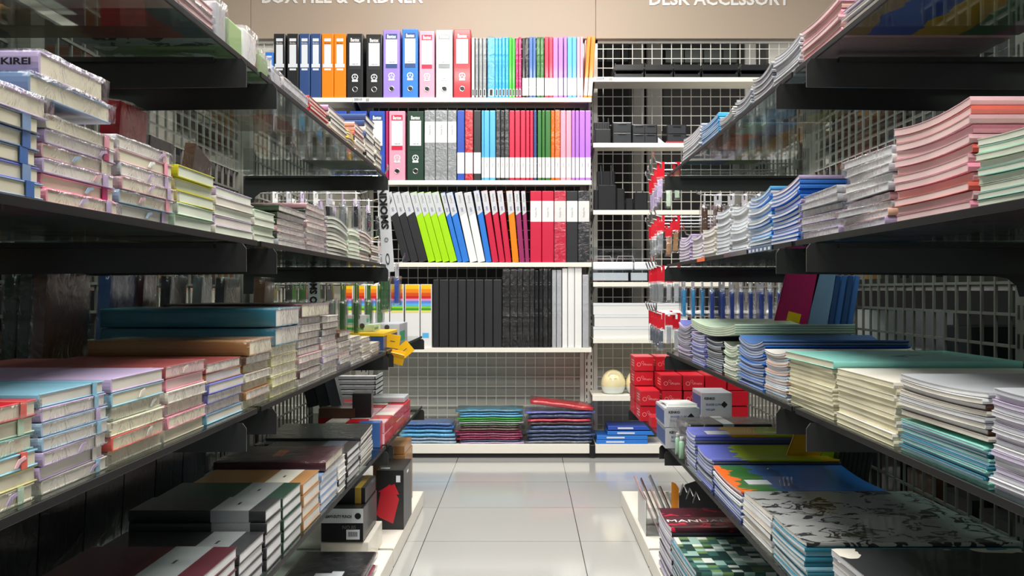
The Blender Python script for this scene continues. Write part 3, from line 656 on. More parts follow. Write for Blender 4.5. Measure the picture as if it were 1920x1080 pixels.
NOUN = {'film-wrapped notebook': 'wrapped_notebook', 'thin magazine': 'magazine', 'schoolbook': 'schoolbook', 'soft notebook': 'soft_notebook'}
def stack(s, shelf, px0, px1, pyt, n, where, kind='hardcover_notebook', cols=('cream',), page='cream', L=.21, wrap=0, band=None, ribbon=0, edge=DX, amp=0, tilt=0, top=None, noun=None, jx=.006, jy=.003, base=None, only=None, jr=.012, bot=None, stick=None):
    """px0..px1: where the stack's aisle face begins and ends; pyt: height of its top at px1"""
    ya, yb = sorted((YX(px0, edge), YX(px1, edge))); z0 = (SZ[shelf] if shelf in SZ else .06) if base is None else base
    yt = YX(px1, edge); h = ZW(pyt, yt)-z0-(abs(amp)+abs(min(tilt, 0)) if kind == 'exercise_book' else 0); W = yb-ya-.009; T = h/n
    noun = noun or (kind.replace('_', ' ') if not (kind == 'exercise_book' and s < 0) else 'soft notebook'); z = z0+.0006
    out = []
    for i in range(n):
        c = cols[i % len(cols)] if len(cols) < n or only else cols[i]
        rgb = lighten(RGB[c], R.uniform(.9, 1.08))
        t = T-.0005; k = i/(n-1) if n > 1 else 0
        if kind == 'exercise_book':
            mc, mp = soft_mesh(s, L, W, t, amp*k, tilt*k, 'film_cover' if wrap else 'board_cover')
        else: mc, mp = hard_mesh(s, L, W, t)
        loc = (s*(edge+.006+R.uniform(0, jx)), (ya+yb)/2+R.uniform(-jy, jy), z-(min(amp, 0)+min(tilt, 0))*k*(kind == 'exercise_book'))
        o = obj(NOUN.get(noun, kind), mc, None, loc, (0, 0, R.uniform(-jr, jr)), rgb)
        if top and i == n-1: o.data = o.data.copy(); o.data.materials[0] = MATS[top]
        if stick and i == n-1:
            u, v_, su, sv = stick; zz = t+amp*(2*v_)**2+tilt*(v_+.5)
            newobj('price_label', lambda bm: box(bm, s*L*u, s*(L*u+su), W*v_, W*v_+sv, zz+.0002, zz+.0012), 'label_white', o, (0, 0, 0), (0, 0, 0))
        if bot and i == 0: o.data = o.data.copy(); o.data.materials[0] = MATS[bot]
        tag(o, '%s %s, %s in the %s' % (c.replace('_', ' '), noun, ordt(n-1-i, n), where), 'notebook', '%s in the %s' % (noun+'s', where))
        pg = page if isinstance(page, str) else page[i % len(page)]
        obj('page_block', mp, o, col=lighten(PAGE[pg], R.uniform(.93, 1.03)))
        if band and (i % band[2] == 0 or i > n-3):
            bc = R.choice(band[0]); bw = band[1]; yy = W/2-.026 if len(band) < 4 else band[3]*W
            newobj('elastic_band', lambda bm: (box(bm, -s*.0012, -s*.0004, yy-bw/2, yy+bw/2, .0002, t), box(bm, -s*.0012, s*L, yy-bw/2, yy+bw/2, t-.0001, t+.0004)), 'plastic', o, col=bc)
        if ribbon and R.random() < ribbon:
            yy = R.uniform(-.2, .3)*W; rc = R.choice(['pale_pink', 'lilac', 'ivory', 'white', 'lilac', 'pale_blue'])
            newobj('ribbon', lambda bm: poly(bm, [(yy, t*.7), (yy+.011, t*.82), (yy+.013, t*.62), (yy+.004, t*.5), (yy-.003, t*.2), (yy-.007, t*.25)], .0008, 'x'), 'plastic', o, (-s*.0012-(.0012 if s > 0 else 0), 0, 0), col=rc)
        if wrap and kind != 'exercise_book' and R.random() < wrap:
            newobj('plastic_wrap', lambda bm: crumple(bm, -s*.003, s*L*.6, -W/2-.002, W/2+.002, .0012, t-.0008, .0012, (4, 12, 3)), 'shrink_film', o, smooth=True)
        z += T; out.append(o)
    return z
def upright_book(name, s, y, z, x, wid, hgt, th, col, label, lean=0, leanx=0, matn='film_cover', cat='book', group=None, page='ivory', wrap=False, sticker=None):
    """book standing on its lower edge with its cover facing the aisle; y is its near edge"""
    o = newobj(name, lambda bm: (box(bm, -th/2, -th/2+.002, 0, wid, 0, hgt, 0, .0006, 1), box(bm, th/2-.002, th/2, 0, wid, 0, hgt, 0, .0006, 1), box(bm, -th/2, th/2, -.001, .002, 0, hgt)), matn, None, (s*x, y, z+th/2*math.sin(math.radians(leanx))+(wid*math.sin(math.radians(-lean)) if lean < 0 else 0)), (math.radians(lean), -s*math.radians(leanx), 0), col)
    tag(o, label, cat, group)
    newobj('page_block', lambda bm: box(bm, -th/2+.0025, th/2-.0025, .003, wid-.003, .003, hgt-.003), 'page_edges', o, col=PAGE[page])
    if sticker: newobj('sticker', lambda bm: box(bm, -s*(th/2+.0006), -s*th/2, wid*sticker[1], wid*sticker[2], hgt*sticker[3], hgt*sticker[4]), 'plastic', o, col=sticker[0])
    if wrap: newobj('plastic_wrap', lambda bm: crumple(bm, -th/2-.002, th/2+.002, -.002, wid+.002, .005, hgt+.003, .003, (1, 6, 8)), 'shrink_film', o, smooth=True)
    return o
def carton(name, x0, x1, y0, y1, z, h, col, label, matn='board_cover', cat='box', group=None, rot=0, deco=None):
    cx, cy = (x0+x1)/2, (y0+y1)/2; a, b = abs(x1-x0)/2, abs(y1-y0)/2
    e = empty(name, (cx, cy, z+.0004), label, cat, group, (0, 0, rot))
    newobj('carton_body', lambda bm: box(bm, -a, a, -b, b, 0, h-.0015, 0, .0012), matn, e, col=col)
    newobj('lid_flap', lambda bm: box(bm, -a+.0006, a-.0006, -b+.0006, b-.0006, h-.0013, h-.0004, 0), matn, e, col=lighten(RGB[col] if isinstance(col, str) else col, 1.1))
    if deco: deco(e, a, b, h)
    return e

def facing_book(x, Y, z, wid, hgt, th, col, label, roll=0, leanx=0, matn='film_cover', name='display_book', cat='book', group=None, page='ivory', sticker=None):
    """book standing with its cover towards the near end; x is its edge nearest the aisle's middle line"""
    sg = 1 if x > 0 else -1
    o = newobj(name, lambda bm: (box(bm, 0, sg*wid, 0, .0015, 0, hgt, 0, .0005, 1), box(bm, 0, sg*wid, th-.0015, th, 0, hgt, 0, .0005, 1), box(bm, -sg*.0, sg*.0015, 0, th, 0, hgt)), matn, None,
        (x, Y, z+(abs(wid*math.sin(math.radians(roll))) if roll > 0 else 0)+th*math.sin(math.radians(abs(leanx)))), (math.radians(-leanx), sg*math.radians(roll), 0), col)
    tag(o, label, cat, group)
    newobj('page_block', lambda bm: box(bm, sg*.002, sg*(wid-.002), .0018, th-.0018, .002, hgt-.002), 'page_edges', o, col=PAGE[page])
    if sticker: newobj('sticker', lambda bm: box(bm, sg*wid*sticker[1], sg*wid*sticker[2], -.0006, .0002, hgt*sticker[3], hgt*sticker[4]), 'plastic', o, col=sticker[0])
    return o
RGB['brick'] = lin('9a4644'); COL['brick'] = ''
RGB['chartreuse'] = lin('c8c414'); COL['chartreuse'] = ''
def zone_mat(name, axis, stops, noise_amt=.25, scale=6, coat=.35):
    """cover printed with coloured zones that follow a wavy edge"""
    m, t, b = nodemat(name); N = t.nodes; L = t.links
    tc = N.new('ShaderNodeTexCoord'); sp = N.new('ShaderNodeSeparateXYZ'); L.new(tc.outputs['Generated'], sp.inputs[0])
    n = N.new('ShaderNodeTexNoise'); n.inputs['Scale'].default_value = scale; L.new(tc.outputs['Generated'], n.inputs['Vector'])
    ma = N.new('ShaderNodeMath'); ma.operation = 'MULTIPLY_ADD'; ma.inputs[1].default_value = noise_amt; L.new(n.outputs['Fac'], ma.inputs[0]); L.new(sp.outputs[axis], ma.inputs[2])
    cr = N.new('ShaderNodeValToRGB'); cr.color_ramp.interpolation = 'CONSTANT'; el = cr.color_ramp.elements
    el[0].color = (*RGB[stops[0][1]], 1); el[0].position = 0; el[1].position = stops[1][0]; el[1].color = (*RGB[stops[1][1]], 1)
    for p, c in stops[2:]: q = el.new(p); q.color = (*RGB[c], 1)
    L.new(ma.outputs[0], cr.inputs[0]); L.new(cr.outputs[0], b.inputs['Base Color']); b.inputs['Roughness'].default_value = .4; b.inputs['Coat Weight'].default_value = coat
    MATS[name] = m
RGB['mustard'] = lin('d8a410'); RGB['apple'] = lin('a8c010'); COL['mustard'] = COL['apple'] = ''
RGB['leaf'] = lin('93b374'); RGB['stone'] = lin('a2a4a3'); COL['leaf'] = COL['stone'] = ''

# ------------------------------------------------------------------ left-side run: third shelf (the big stacks below eye level)
LT = 'left-side third shelf'
stack(-1, 'third', -95, 92, 747, 6, 'red-topped stack on the '+LT, cols=('cream', 'pale_yellow', 'aqua', 'mint', 'pale_green', 'red'), page='cream', wrap=.6, band=(['coral', 'pale_green', 'ivory', 'cream'], .010, 2), ribbon=.4, L=.215)
stack(-1, 'third', 92, 219, 713, 7, 'blue-topped stack on the '+LT, cols=('ivory', 'lilac', 'lilac', 'pale_blue', 'pale_blue', 'lilac', 'aqua'), page='ivory', wrap=.7, band=(['lilac', 'ivory', 'aqua'], .009, 1), ribbon=.3, L=.215)
stack(-1, 'third', 220, 322, 689, 6, 'lilac-topped stack on the '+LT, cols=('cream', 'coral', 'cream', 'pale_green', 'aqua', 'lilac'), page=('creamy', 'creamy', 'creamy', 'cream', 'cream', 'ivory'), wrap=.6, ribbon=.4, L=.22)
stack(-1, 'third', 323, 399, 672, 6, 'brick-topped stack on the '+LT, cols=('cream', 'pink', 'rose', 'ivory', 'pink', 'brick'), page=('cream', 'cream', 'cream', 'ivory', 'pinkw', 'pinkw'), wrap=.6, ribbon=.3, L=.26)
stack(-1, 'third', 400, 467, 668, 6, 'purple-spined stack on the '+LT, cols=('aqua', 'lilac', 'periwinkle', 'periwinkle', 'kraft', 'brick'), page='ivory', wrap=.7, L=.25)
stack(-1, 'third', 468, 516, 658, 6, 'kraft-topped stack on the '+LT, cols=('cream', 'kraft', 'kraft', 'cream', 'kraft', 'brown'), page=('creamy', 'ivory'), wrap=.9, L=.22)
zt = stack(-1, 'third', 517, 565, 640, 5, 'pale yellow stack under the teal books on the '+LT, cols=('pale_yellow', 'pale_yellow', 'cream', 'pale_yellow', 'cream'), page=('creamy',), wrap=1, L=.21)
zk = ZW(658, YX(516))
def lone(s, px0, px1, z, T, col, label, L, page='ivory', wrap=True, edge=DX, kind='large_notebook', band=None, top=None):
    ya, yb = sorted((YX(px0, edge), YX(px1, edge))); W = yb-ya-.006
    mc, mp = hard_mesh(s, L, W, T); o = obj(kind, mc, None, (s*(edge+.004), (ya+yb)/2, z+.0006), (0, 0, R.uniform(-.02, .02)), col)
    tag(o, label, 'notebook'); obj('page_block', mp, o, col=PAGE[page])
    if top: o.data = o.data.copy(); o.data.materials[0] = MATS[top]
    if band: newobj('paper_band', lambda bm: (box(bm, s*L*band[0], s*L*band[1], -W/2-.0042, W/2, T, T+.0005), box(bm, s*L*band[0], s*L*band[1], -W/2-.0042, -W/2-.0036, 0, T+.0004)), 'plastic', o, col=band[2])
    if wrap: newobj('plastic_wrap', lambda bm: crumple(bm, -s*.004, s*L, -W/2-.004, W/2+.003, .0008, T+.001, .0018, (12, 8, 3)), 'shrink_film', o, smooth=True)
    return o
lone(-1, 470, 517, zk, .024, 'kraft', 'thick kraft brown notebook with rounded spine on the kraft-topped stack', .25, 'cream')
lone(-1, 519, 566, zt, .03, 'teal', 'deep teal large notebook, lower of two on the pale yellow stack', .30, 'ivory')
lone(-1, 519, 568, zt+.0325, .032, 'teal', 'deep teal large notebook, upper of two on the pale yellow stack', .30, 'ivory')
stack(-1, 'third', 567, 609, 592, 9, 'brown mixed stack behind the teal books on the '+LT, cols=('ivory', 'maroon', 'ivory', 'rose', 'maroon', 'silver', 'brown', 'ivory', 'slate'), page='ivory', wrap=1, L=.2)
lone(-1, 571, 620, ZW(592, YX(609)), .026, 'maroon', 'dark maroon notebook topping the brown mixed stack', .27, 'cream')
stack(-1, 'third', 610, 640, 590, 9, 'tall film-wrapped stack beside the maroon book on the '+LT, cols=('ivory', 'silver', 'lilac', 'silver', 'rose', 'silver', 'slate', 'brown', 'ivory'), page='ivory', wrap=1, L=.2)
stack(-1, 'third', 641, 663, 618, 7, 'lilac and silver wrapped stack on the '+LT, cols=('lilac', 'silver', 'rose', 'silver', 'ivory', 'brown', 'brown'), page='ivory', wrap=1, L=.2)
stack(-1, 'third', 664, 684, 628, 6, 'silver wrapped stack past the middle of the '+LT, cols=('silver', 'ivory', 'navy', 'silver'), page='ivory', wrap=1, L=.2)
stack(-1, 'third', 685, 701, 630, 6, 'pale wrapped stack before the last on the '+LT, cols=('ivory', 'silver', 'cream'), page='ivory', wrap=1, L=.2)
stack(-1, 'third', 702, 716, 640, 4, 'last wrapped stack beside the yellow tags on the '+LT, cols=('silver', 'ivory'), page='ivory', wrap=1, L=.2)
# books standing at the back of the third shelf
zs = SZ['third']+.001
for i, (px, wid, h, th, c, x, ln, lb) in enumerate(((10, .05, .21, .02, 'olive_green', .80, 0, 'olive green book standing first against the mesh'), (38, .05, .215, .02, 'olive_green', .775, 0, 'olive green book standing second against the mesh'),
        (63, .15, .215, .02, 'brown', .74, 0, 'brown book in clear film standing behind the red-topped stack'), (186, .12, .215, .022, 'navy', .77, 0, 'dark navy book standing behind the lilac-topped stack'), (250, .07, .215, .02, 'maroon', .76, 0, 'maroon book in shiny film standing against the mesh'),
        (302, .1, .215, .02, 'charcoal', .77, 0, 'charcoal book standing between maroon and silver packs'), (362, .07, .215, .02, 'grey', .74, 0, 'silver-grey book in crinkled film standing at back'), (405, .13, .215, .022, 'charcoal', .77, 0, 'charcoal album standing beside the silver-grey pack'),
        (480, .11, .22, .03, 'brown', .78, 0, 'brown album standing at the end of the third shelf back row'))):
    upright_book('standing_book', -1, YX(px, x), zs, x, wid, h, th, c, lb, ln, 3, wrap=True, group=None, sticker=('grey', .2, .7, .2, .28) if i == 2 else None)

# second shelf
LS = 'left-side second shelf'
za = stack(-1, 'second', -150, 98, 226, 5, 'blue-taped stack on the '+LS, cols=('dusty_blue', 'periwinkle', 'slate', 'dusty_blue', 'slate'), page='cream', L=.21, band=(['dusty_blue', 'denim', 'dusty_blue'], .014, 1), wrap=.3, edge=.425)
o = lone(-1, -130, 100, za, .018, 'lilac', 'lilac notebook with curled edge on the blue-taped stack', .2, 'cream')
zb = stack(-1, 'second', 99, 236, 262, 6, 'pink-edged stack on the '+LS, cols=('pink', 'pink', 'lilac', 'rose', 'lilac', 'ivory'), page=('cream', 'cream', 'ivory', 'cream', 'ivory', 'cream'), band=(['magenta', 'lilac', 'pink', 'cream'], .012, 1), ribbon=.7, wrap=.7, L=.21)
lone(-1, 62, 216, max(zb, za+.019)+.0005, .0185, 'dusty_blue', 'dusty blue notebook under the lilac titled one, second shelf', .21, 'cream')
o = lone(-1, 80, 204, max(zb, za+.019)+.0200, .0215, 'lilac', 'lilac notebook with IKIREI spine, highest on the second shelf', .21, 'cream')
W_ = abs(YX(204)-YX(80))-.006; text('spine_title', 'KIKIREI', .0085, 'text_black', o, (-.0245, -W_/2-.0048, .0108), UP, .0003, .0002, width=.037)
stack(-1, 'second', 237, 341, 291, 6, 'pearly ribboned stack on the '+LS, cols=('silver', 'pale_blue', 'rose', 'silver', 'rose', 'silver'), page=('ivory', 'cream', 'cream', 'ivory', 'cream', 'ivory'), band=(['lilac', 'pink', 'rose'], .01, 1), ribbon=.9, wrap=.8, L=.21)
stack(-1, 'second', 342, 414, 334, 5, 'lime-spined stack on the '+LS, cols=('pale_green', 'pale_green', 'chartreuse', 'chartreuse', 'chartreuse')[:3]+('chartreuse', 'chartreuse'), page=('greenw',), L=.2)
stack(-1, 'second', 415, 486, 372, 5, 'lilac-spined cream stack on the '+LS, cols=('ivory', 'lilac', 'ivory', 'ivory', 'lilac'), page=('greenw', 'ivory'), L=.2)
stack(-1, 'second', 487, 526, 403, 4, 'pale cream stack at the bracket on the '+LS, cols=('ivory', 'pale_green', 'ivory', 'pale_green'), page=('greenw',), L=.2)
zg = stack(-1, 'second', 529, 581, 401, 6, 'olive wrapped stack on the '+LS, cols=('silver', 'olive_green', 'rose', 'olive_green', 'olive_green', 'olive_green'), page='ivory', wrap=1, L=.26)
stack(-1, 'second', 582, 619, 395, 8, 'rose and silver wrapped stack on the '+LS, cols=('silver', 'rose', 'silver', 'ivory', 'rose', 'silver', 'olive_green', 'rose'), page='ivory', wrap=1, L=.25)
stack(-1, 'second', 620, 658, 412, 10, 'curling cream stack on the '+LS, 'exercise_book', cols=('ivory', 'silver'), page='greenw', amp=-.010, tilt=-.012, L=.2)
stack(-1, 'second', 659, 680, 432, 8, 'mint-edged cream stack on the '+LS, 'exercise_book', cols=('pale_green', 'ivory'), page='greenw', amp=-.004, L=.2)
stack(-1, 'second', 681, 700, 435, 9, 'mixed green and pink thin stack on the '+LS, 'exercise_book', cols=('pale_green', 'rose', 'silver'), page='ivory', amp=-.004, tilt=-.01, L=.2)
stack(-1, 'second', 701, 716, 462, 7, 'small brown and white last stack on the '+LS, 'exercise_book', cols=('brown', 'silver'), page='ivory', L=.2)
zs = SZ['second']+.001
for i, (px, wid, h, th, c, x, ln, lb) in enumerate(((192, .11, .215, .03, 'red', .66, 0, 'red book in film standing behind the pearly ribboned stack'), (258, .12, .2, .02, 'charcoal', .70, 0, 'charcoal book standing behind the pearly ribboned stack'), (330, .11, .2, .022, 'brown', .70, -14, 'dark brown book leaning behind the lime-spined stack'),
        (20, .17, .2, .03, 'slate', .72, 0, 'slate book standing behind the blue-taped stack'))):
    upright_book('standing_book', -1, YX(px, x), zs, x, wid, h, th, c, lb, ln, 4, wrap=(i == 0))

# top glass shelf
LA = 'left-side top glass shelf'
zs = SZ['top']+.001
mat('print_cover', 'b9bbbd', .4, coat=.4)
def print_mat(name, c1, c2, scale, c3=None, t=.5, coat=.4, rough=.4):
    m, t_, b = nodemat(name); N = t_.nodes; L_ = t_.links
    tc = N.new('ShaderNodeTexCoord'); n = N.new('ShaderNodeTexNoise'); n.inputs['Scale'].default_value = scale; n.inputs['Detail'].default_value = 2.5; n.inputs['Distortion'].default_value = .8
    L_.new(tc.outputs['Object'], n.inputs['Vector']); cr = N.new('ShaderNodeValToRGB'); cr.color_ramp.interpolation = 'CONSTANT'
    el = cr.color_ramp.elements; el[0].position = 0; el[0].color = (*RGB[c1], 1); el[1].position = t; el[1].color = (*RGB[c2], 1)
    if c3: q = el.new(t+.09); q.color = (*RGB[c3], 1)
    L_.new(n.outputs['Fac'], cr.inputs[0]); L_.new(cr.outputs[0], b.inputs['Base Color']); b.inputs['Roughness'].default_value = rough; b.inputs['Coat Weight'].default_value = coat
    MATS[name] = m
print_mat('sketch_print', 'silver', 'charcoal', 28, 'silver', .56)
print_mat('green_print', 'leaf', 'white', 14, 'leaf', .60)
print_mat('floral_print', 'white', 'coral', 22, 'pale_green', .55)
def pack(name, s, px0, px1, shelf, h, col, label, L=.2, matn='film_cover', n=1, edge=DX, wrap=True, cat='pack', base=None):
    ya, yb = sorted((YX(px0, edge), YX(px1, edge))); W = yb-ya-.006; z = (SZ[shelf] if base is None else base)+.001
    o = newobj(name, lambda bm: box(bm, 0, s*L, -W/2, W/2, 0, h, 0, .003), matn, None, (s*(edge+.006), (ya+yb)/2, z), (0, 0, R.uniform(-.02, .02)), col)
    tag(o, label, cat)
    if wrap: newobj('plastic_wrap', lambda bm: crumple(bm, -s*.004, s*L, -W/2-.003, W/2+.003, .001, h+.003, .002, (8, 8, 4)), 'shrink_film', o, smooth=True)
    return o
stack(-1, 'top', 215, 345, -35, 4, 'rosy stack by the camera end of the '+LA, cols=('rose', 'pale_pink', 'rose', 'silver'), page='pinkw', wrap=.8, L=.21)
zone_mat('under_f', 0, [(0, 'olive_green'), (.18, 'kraft'), (.42, 'kraft'), (.55, 'brick'), (.95, 'slate')], .2, 3)
zone_mat('under_g', 0, [(0, 'kraft'), (.35, 'peach'), (.6, 'coral'), (.8, 'ivory')], .3, 4)
stack(-1, 'top', 346, 412, 22, 4, 'grey stack before the sketched pack on the '+LA, cols=('silver', 'rose', 'silver', 'pale_pink'), page='pinkw', wrap=.6, L=.30, bot='under_f')
pack('printed_pack', -1, 413, 432, 'top', .055, 'silver', 'grey pack with black sketch print on the '+LA, .2, 'sketch_print')
pack('printed_pack', -1, 433, 462, 'top', .046, 'forest_green', 'green printed pack on the '+LA, .2, 'green_print', wrap=False)
pack('printed_pack', -1, 463, 489, 'top', .052, 'white', 'white pack with red and green flowers on the '+LA, .19, 'floral_print')
pack('printed_pack', -1, 490, 510, 'top', .034, 'pale_green', 'pale green printed pack after the flowered pack', .19, 'green_print')
pack('printed_pack', -1, 511, 535, 'top', .026, 'silver', 'clear and grey pack with black sketches, low', .19, 'sketch_print')
stack(-1, 'top', 537, 586, 186, 2, 'low white pair on the '+LA, cols=('silver', 'white'), page='greyw', wrap=.9, L=.19)
stack(-1, 'top', 589, 624, 210, 5, 'red-spined stack on the '+LA, cols=('red',), page='ivory', L=.20, bot='under_g')
stack(-1, 'top', 625, 656, 226, 5, 'cream stack with amber spines on the '+LA, cols=('kraft', 'ivory', 'dark_green', 'ivory', 'lilac'), page='ivory', L=.15)
stack(-1, 'top', 657, 671, 250, 8, 'curling cream stack after the amber one on the '+LA, 'exercise_book', cols=('ivory', 'yellow', 'ivory'), page='ivory', L=.14, amp=-.008)
stack(-1, 'top', 672, 690, 246, 7, 'pink and black thin stack on the '+LA, cols=('ivory', 'rose', 'ivory', 'charcoal', 'coral', 'rose', 'rose'), page='ivory', L=.15)
stack(-1, 'top', 691, 708, 232, 8, 'navy-topped tall stack on the '+LA, cols=('ivory', 'charcoal', 'ivory', 'ivory', 'navy', 'ivory', 'navy', 'navy'), page='ivory', L=.16)
stack(-1, 'top', 709, 721, 268, 7, 'last cream stack by the clips on the '+LA, cols=('ivory', 'cream', 'charcoal'), page='ivory', L=.14)
# fourth shelf: dark notebooks with grey paper bands
LF = 'left-side fourth shelf'
def banded(px0, px1, pyt, n, col, nm, bandcol='grey', L=.22, page='white', bp=(.13, .36), dark=None, every=1):
    ya, yb = sorted((YX(px0), YX(px1))); h = ZW(pyt, YX(px1))-SZ['fourth']; T = h/n; W = yb-ya-.008; z = SZ['fourth']+.0006
    for i in range(n):
        c = dark[i] if dark else col
        mc, mp = hard_mesh(-1, L, W, T-.0006)
        o = obj('banded_notebook', mc, None, (-(DX+.005+R.uniform(0, .004)), (ya+yb)/2+R.uniform(-.002, .002), z), (0, 0, R.uniform(-.01, .01)), RGB[c])
        tag(o, '%s banded notebook, %s in the %s' % (c.replace('_', ' '), ordt(n-1-i, n), nm), 'notebook', 'notebooks in the '+nm)
        obj('page_block', mp, o, col=PAGE[page])
        if bandcol:
            t = T-.0006
            b = newobj('paper_band', lambda bm: (box(bm, -L*bp[0], -L*bp[1], -W/2-.0034, W/2, t, t+.0004), box(bm, -L*bp[0], -L*bp[1], -W/2-.0034, -W/2-.003, .0002, t+.0003)), 'plastic', o, col=bandcol)
            if i == n-1: text('band_print', 'notes', .009, 'text_black', b, (-L*(bp[0]+bp[1])/2, 0, t+.0006), (0, 0, math.pi/2), .0001)
        z += T
banded(300, 382, 1085, 4, 'charcoal', 'first dark stack at the camera end', L=.22)
banded(383, 455, 1024, 5, 'maroon', 'maroon stack on the '+LF, bp=(.16, .42))
banded(456, 504, 996, 4, 'charcoal', 'low black stack after the maroon on the '+LF, L=.23)
banded(505, 536, 932, 5, 'charcoal', 'tall black stack on the '+LF, L=.23, bp=(.12, .4))
banded(537, 573, 904, 5, 'dark_green', 'dark green stack on the '+LF, L=.23, bp=(.14, .4))
banded(574, 606, 880, 4, 'orange', 'orange-spined stack on the '+LF, 'ivory', L=.22, page='ivory', bp=(.14, .36)) if False else banded(574, 606, 880, 4, 'kraft', 'amber-spined stack on the '+LF, 'ivory', L=.22, page='ivory', bp=(.14, .36))
banded(607, 639, 862, 5, 'dusty_blue', 'blue-spined stack on the '+LF, None, L=.25)
banded(640, 655, 850, 5, 'ivory', 'narrow cream stack on the '+LF, None, L=.2, dark=('ivory', 'charcoal', 'ivory', 'ivory', 'ivory'))
banded(656, 680, 826, 5, 'charcoal', 'black stack after the cream on the '+LF, 'slate', L=.22)
stack(-1, 'fourth', 681, 705, 800, 10, 'silver-wrapped black stack on the '+LF, 'exercise_book', cols=('silver', 'charcoal', 'slate', 'charcoal'), page='ivory', wrap=1, L=.25, tilt=.01, noun='film-wrapped notebook')
o = lone(-1, 612, 648, ZW(862, YX(639))+.002, .02, 'maroon', 'flat maroon box-like notebook with amber marks on the blue stack', .24, 'cream')
newobj('amber_marks', lambda bm: [box(bm, -.118-.008*k, -.112-.008*k, -.03, .05, .0201, .0207) for k in range(3)], 'plastic', o, col='orange')
# small boxes further along the fourth shelf
zf = SZ['fourth']
def red_end(e, a, b, h): newobj('end_panel', lambda bm: box(bm, a, a+.0006, -b+.001, b-.001, .001, h-.003), 'red_card', e)
k = 0
for iy in range(7):
    for ix in range(4):
        y0 = 3.08+.098*iy; x1 = -.435-.062*ix; hh = .062 if (iy+ix) % 3 else .058
        for q in range(2):
            if q == 1 and ix > 2 and iy < 2: continue
            carton('small_box', x1-.058, x1, y0, y0+.094, zf+q*(.034), .033, ('pale_pink', 'rose', 'red', 'ivory')[(ix+iy+q) % 4] if not (ix == 0 and iy > 4) else 'red', '%s small carton, %s across and %s along, %s layer, red carton block, left-side fourth shelf' % (('rose', 'pale')[(ix+iy) % 2], FIRST[ix], FIRST[iy], ('lower', 'upper')[q]), group='small red and rose cartons', deco=red_end if ix == 0 else None)
carton('small_box', -.505, -.44, 3.02, 3.07, zf, .075, 'denim', 'small blue carton standing before the red carton block', deco=red_end)
carton('tall_black_box', -.56, -.50, 3.2, 3.32, zf+.068, .045*1.7, 'black', 'small black box standing upright on the red carton block', rot=.1)
carton('long_brown_box', -.66, -.545, 3.19, 3.25, zf+.068, .03, 'brown', 'long dark brown box lying on the red carton block')
carton('flat_white_box', -.56, -.44, 3.62, 3.76, zf+.0685, .018, 'silver', 'flat silver carton at far corner of red carton block')
for i, (c, lb) in enumerate((('slate', 'slate book tilted on the red carton block by the trays'), ('charcoal', 'charcoal book tilted second on the red carton block'), ('black', 'black book tilted third on the red carton block'))):
    facing_book(-.635-.04*i, 3.45, zf+.069, .036, .14, .05, c, lb, 14, 0, 'film_cover', 'leaning_book')
for i in range(9):
    upright_book('dark_album', -1, .86+.155*i, zf+.001, .735, .15, .19, .025, ('charcoal', 'black', 'maroon')[i % 3] if i % 3 < 2 else 'charcoal', 'dark album standing against the mesh, %s along the left-side fourth shelf' % FIRST[i], 0, 3, group='dark albums at the mesh')
# stack of pale trays between the shelves at the far end
for i in range(5):
    tag(newobj('paper_tray', lambda bm: (box(bm, 0, .24, 0, .2, 0, .004), box(bm, 0, .24, 0, .003, 0, .016), box(bm, .237, .24, 0, .2, 0, .016), box(bm, 0, .003, 0, .2, 0, .016)), 'frosted' if i else 'label_white', None, (-.82, 3.86, zf+.001+.019*i+.05), (0, 0, 0)), 'clear paper tray, %s of the stack in the far corner' % ordt(4-i, 5), 'tray', 'clear paper trays')
carton('tray_base_box', -.82, -.58, 3.86, 4.06, zf, .049, 'ivory', 'pale carton carrying the clear paper tray stack')
# far end of the third shelf: green boxes, yellow tags
zt = SZ['third']
carton('first_aid_box', -.66, -.45, 3.16, 3.5, zt, .05, 'navy', 'navy carton with yellow lid rim on the third shelf end', deco=lambda e, a, b, h: newobj('yellow_rim', lambda bm: (box(bm, -a-.001, a+.001, -b-.001, b+.001, h-.008, h+.001),), 'stripe_0', e))
def gd(e, a, b, h):
    newobj('green_panel', lambda bm: (box(bm, -a+.01, a*.3, -b-.0006, -b, .005, h*.6), box(bm, a, a+.0006, -b+.01, b*.3, .005, h*.6)), 'green_card', e)
    newobj('mark', lambda bm: lathe(bm, [(0, 0), (.009, 0), (.009, .0006), (0, .0006)], 14, 0), 'pocket_shadow', e, (a*.2, -b-.0002, h*.82), UP)
mat('green_card', '2e9a6a', .4)
carton('staple_carton', -.56, -.45, 3.56, 3.8, zt, .068, 'silver', 'white and green carton tallest at the third shelf end', deco=gd)
carton('staple_carton', -.66, -.57, 3.56, 3.7, zt, .06, 'ivory', 'low white and green carton behind the tall one', deco=gd)
carton('staple_carton', -.60, -.50, 3.30, 3.44, zt+.0515, .022, 'pale_green', 'flat pale green carton on the navy carton', deco=gd)
carton('staple_carton', -.60, -.53, 3.32, 3.40, zt+.0745, .03, 'silver', 'small silver and green carton, highest at the third shelf end', deco=gd)
mat('yellow_tag', 'f2b90c', .4, coat=.3)
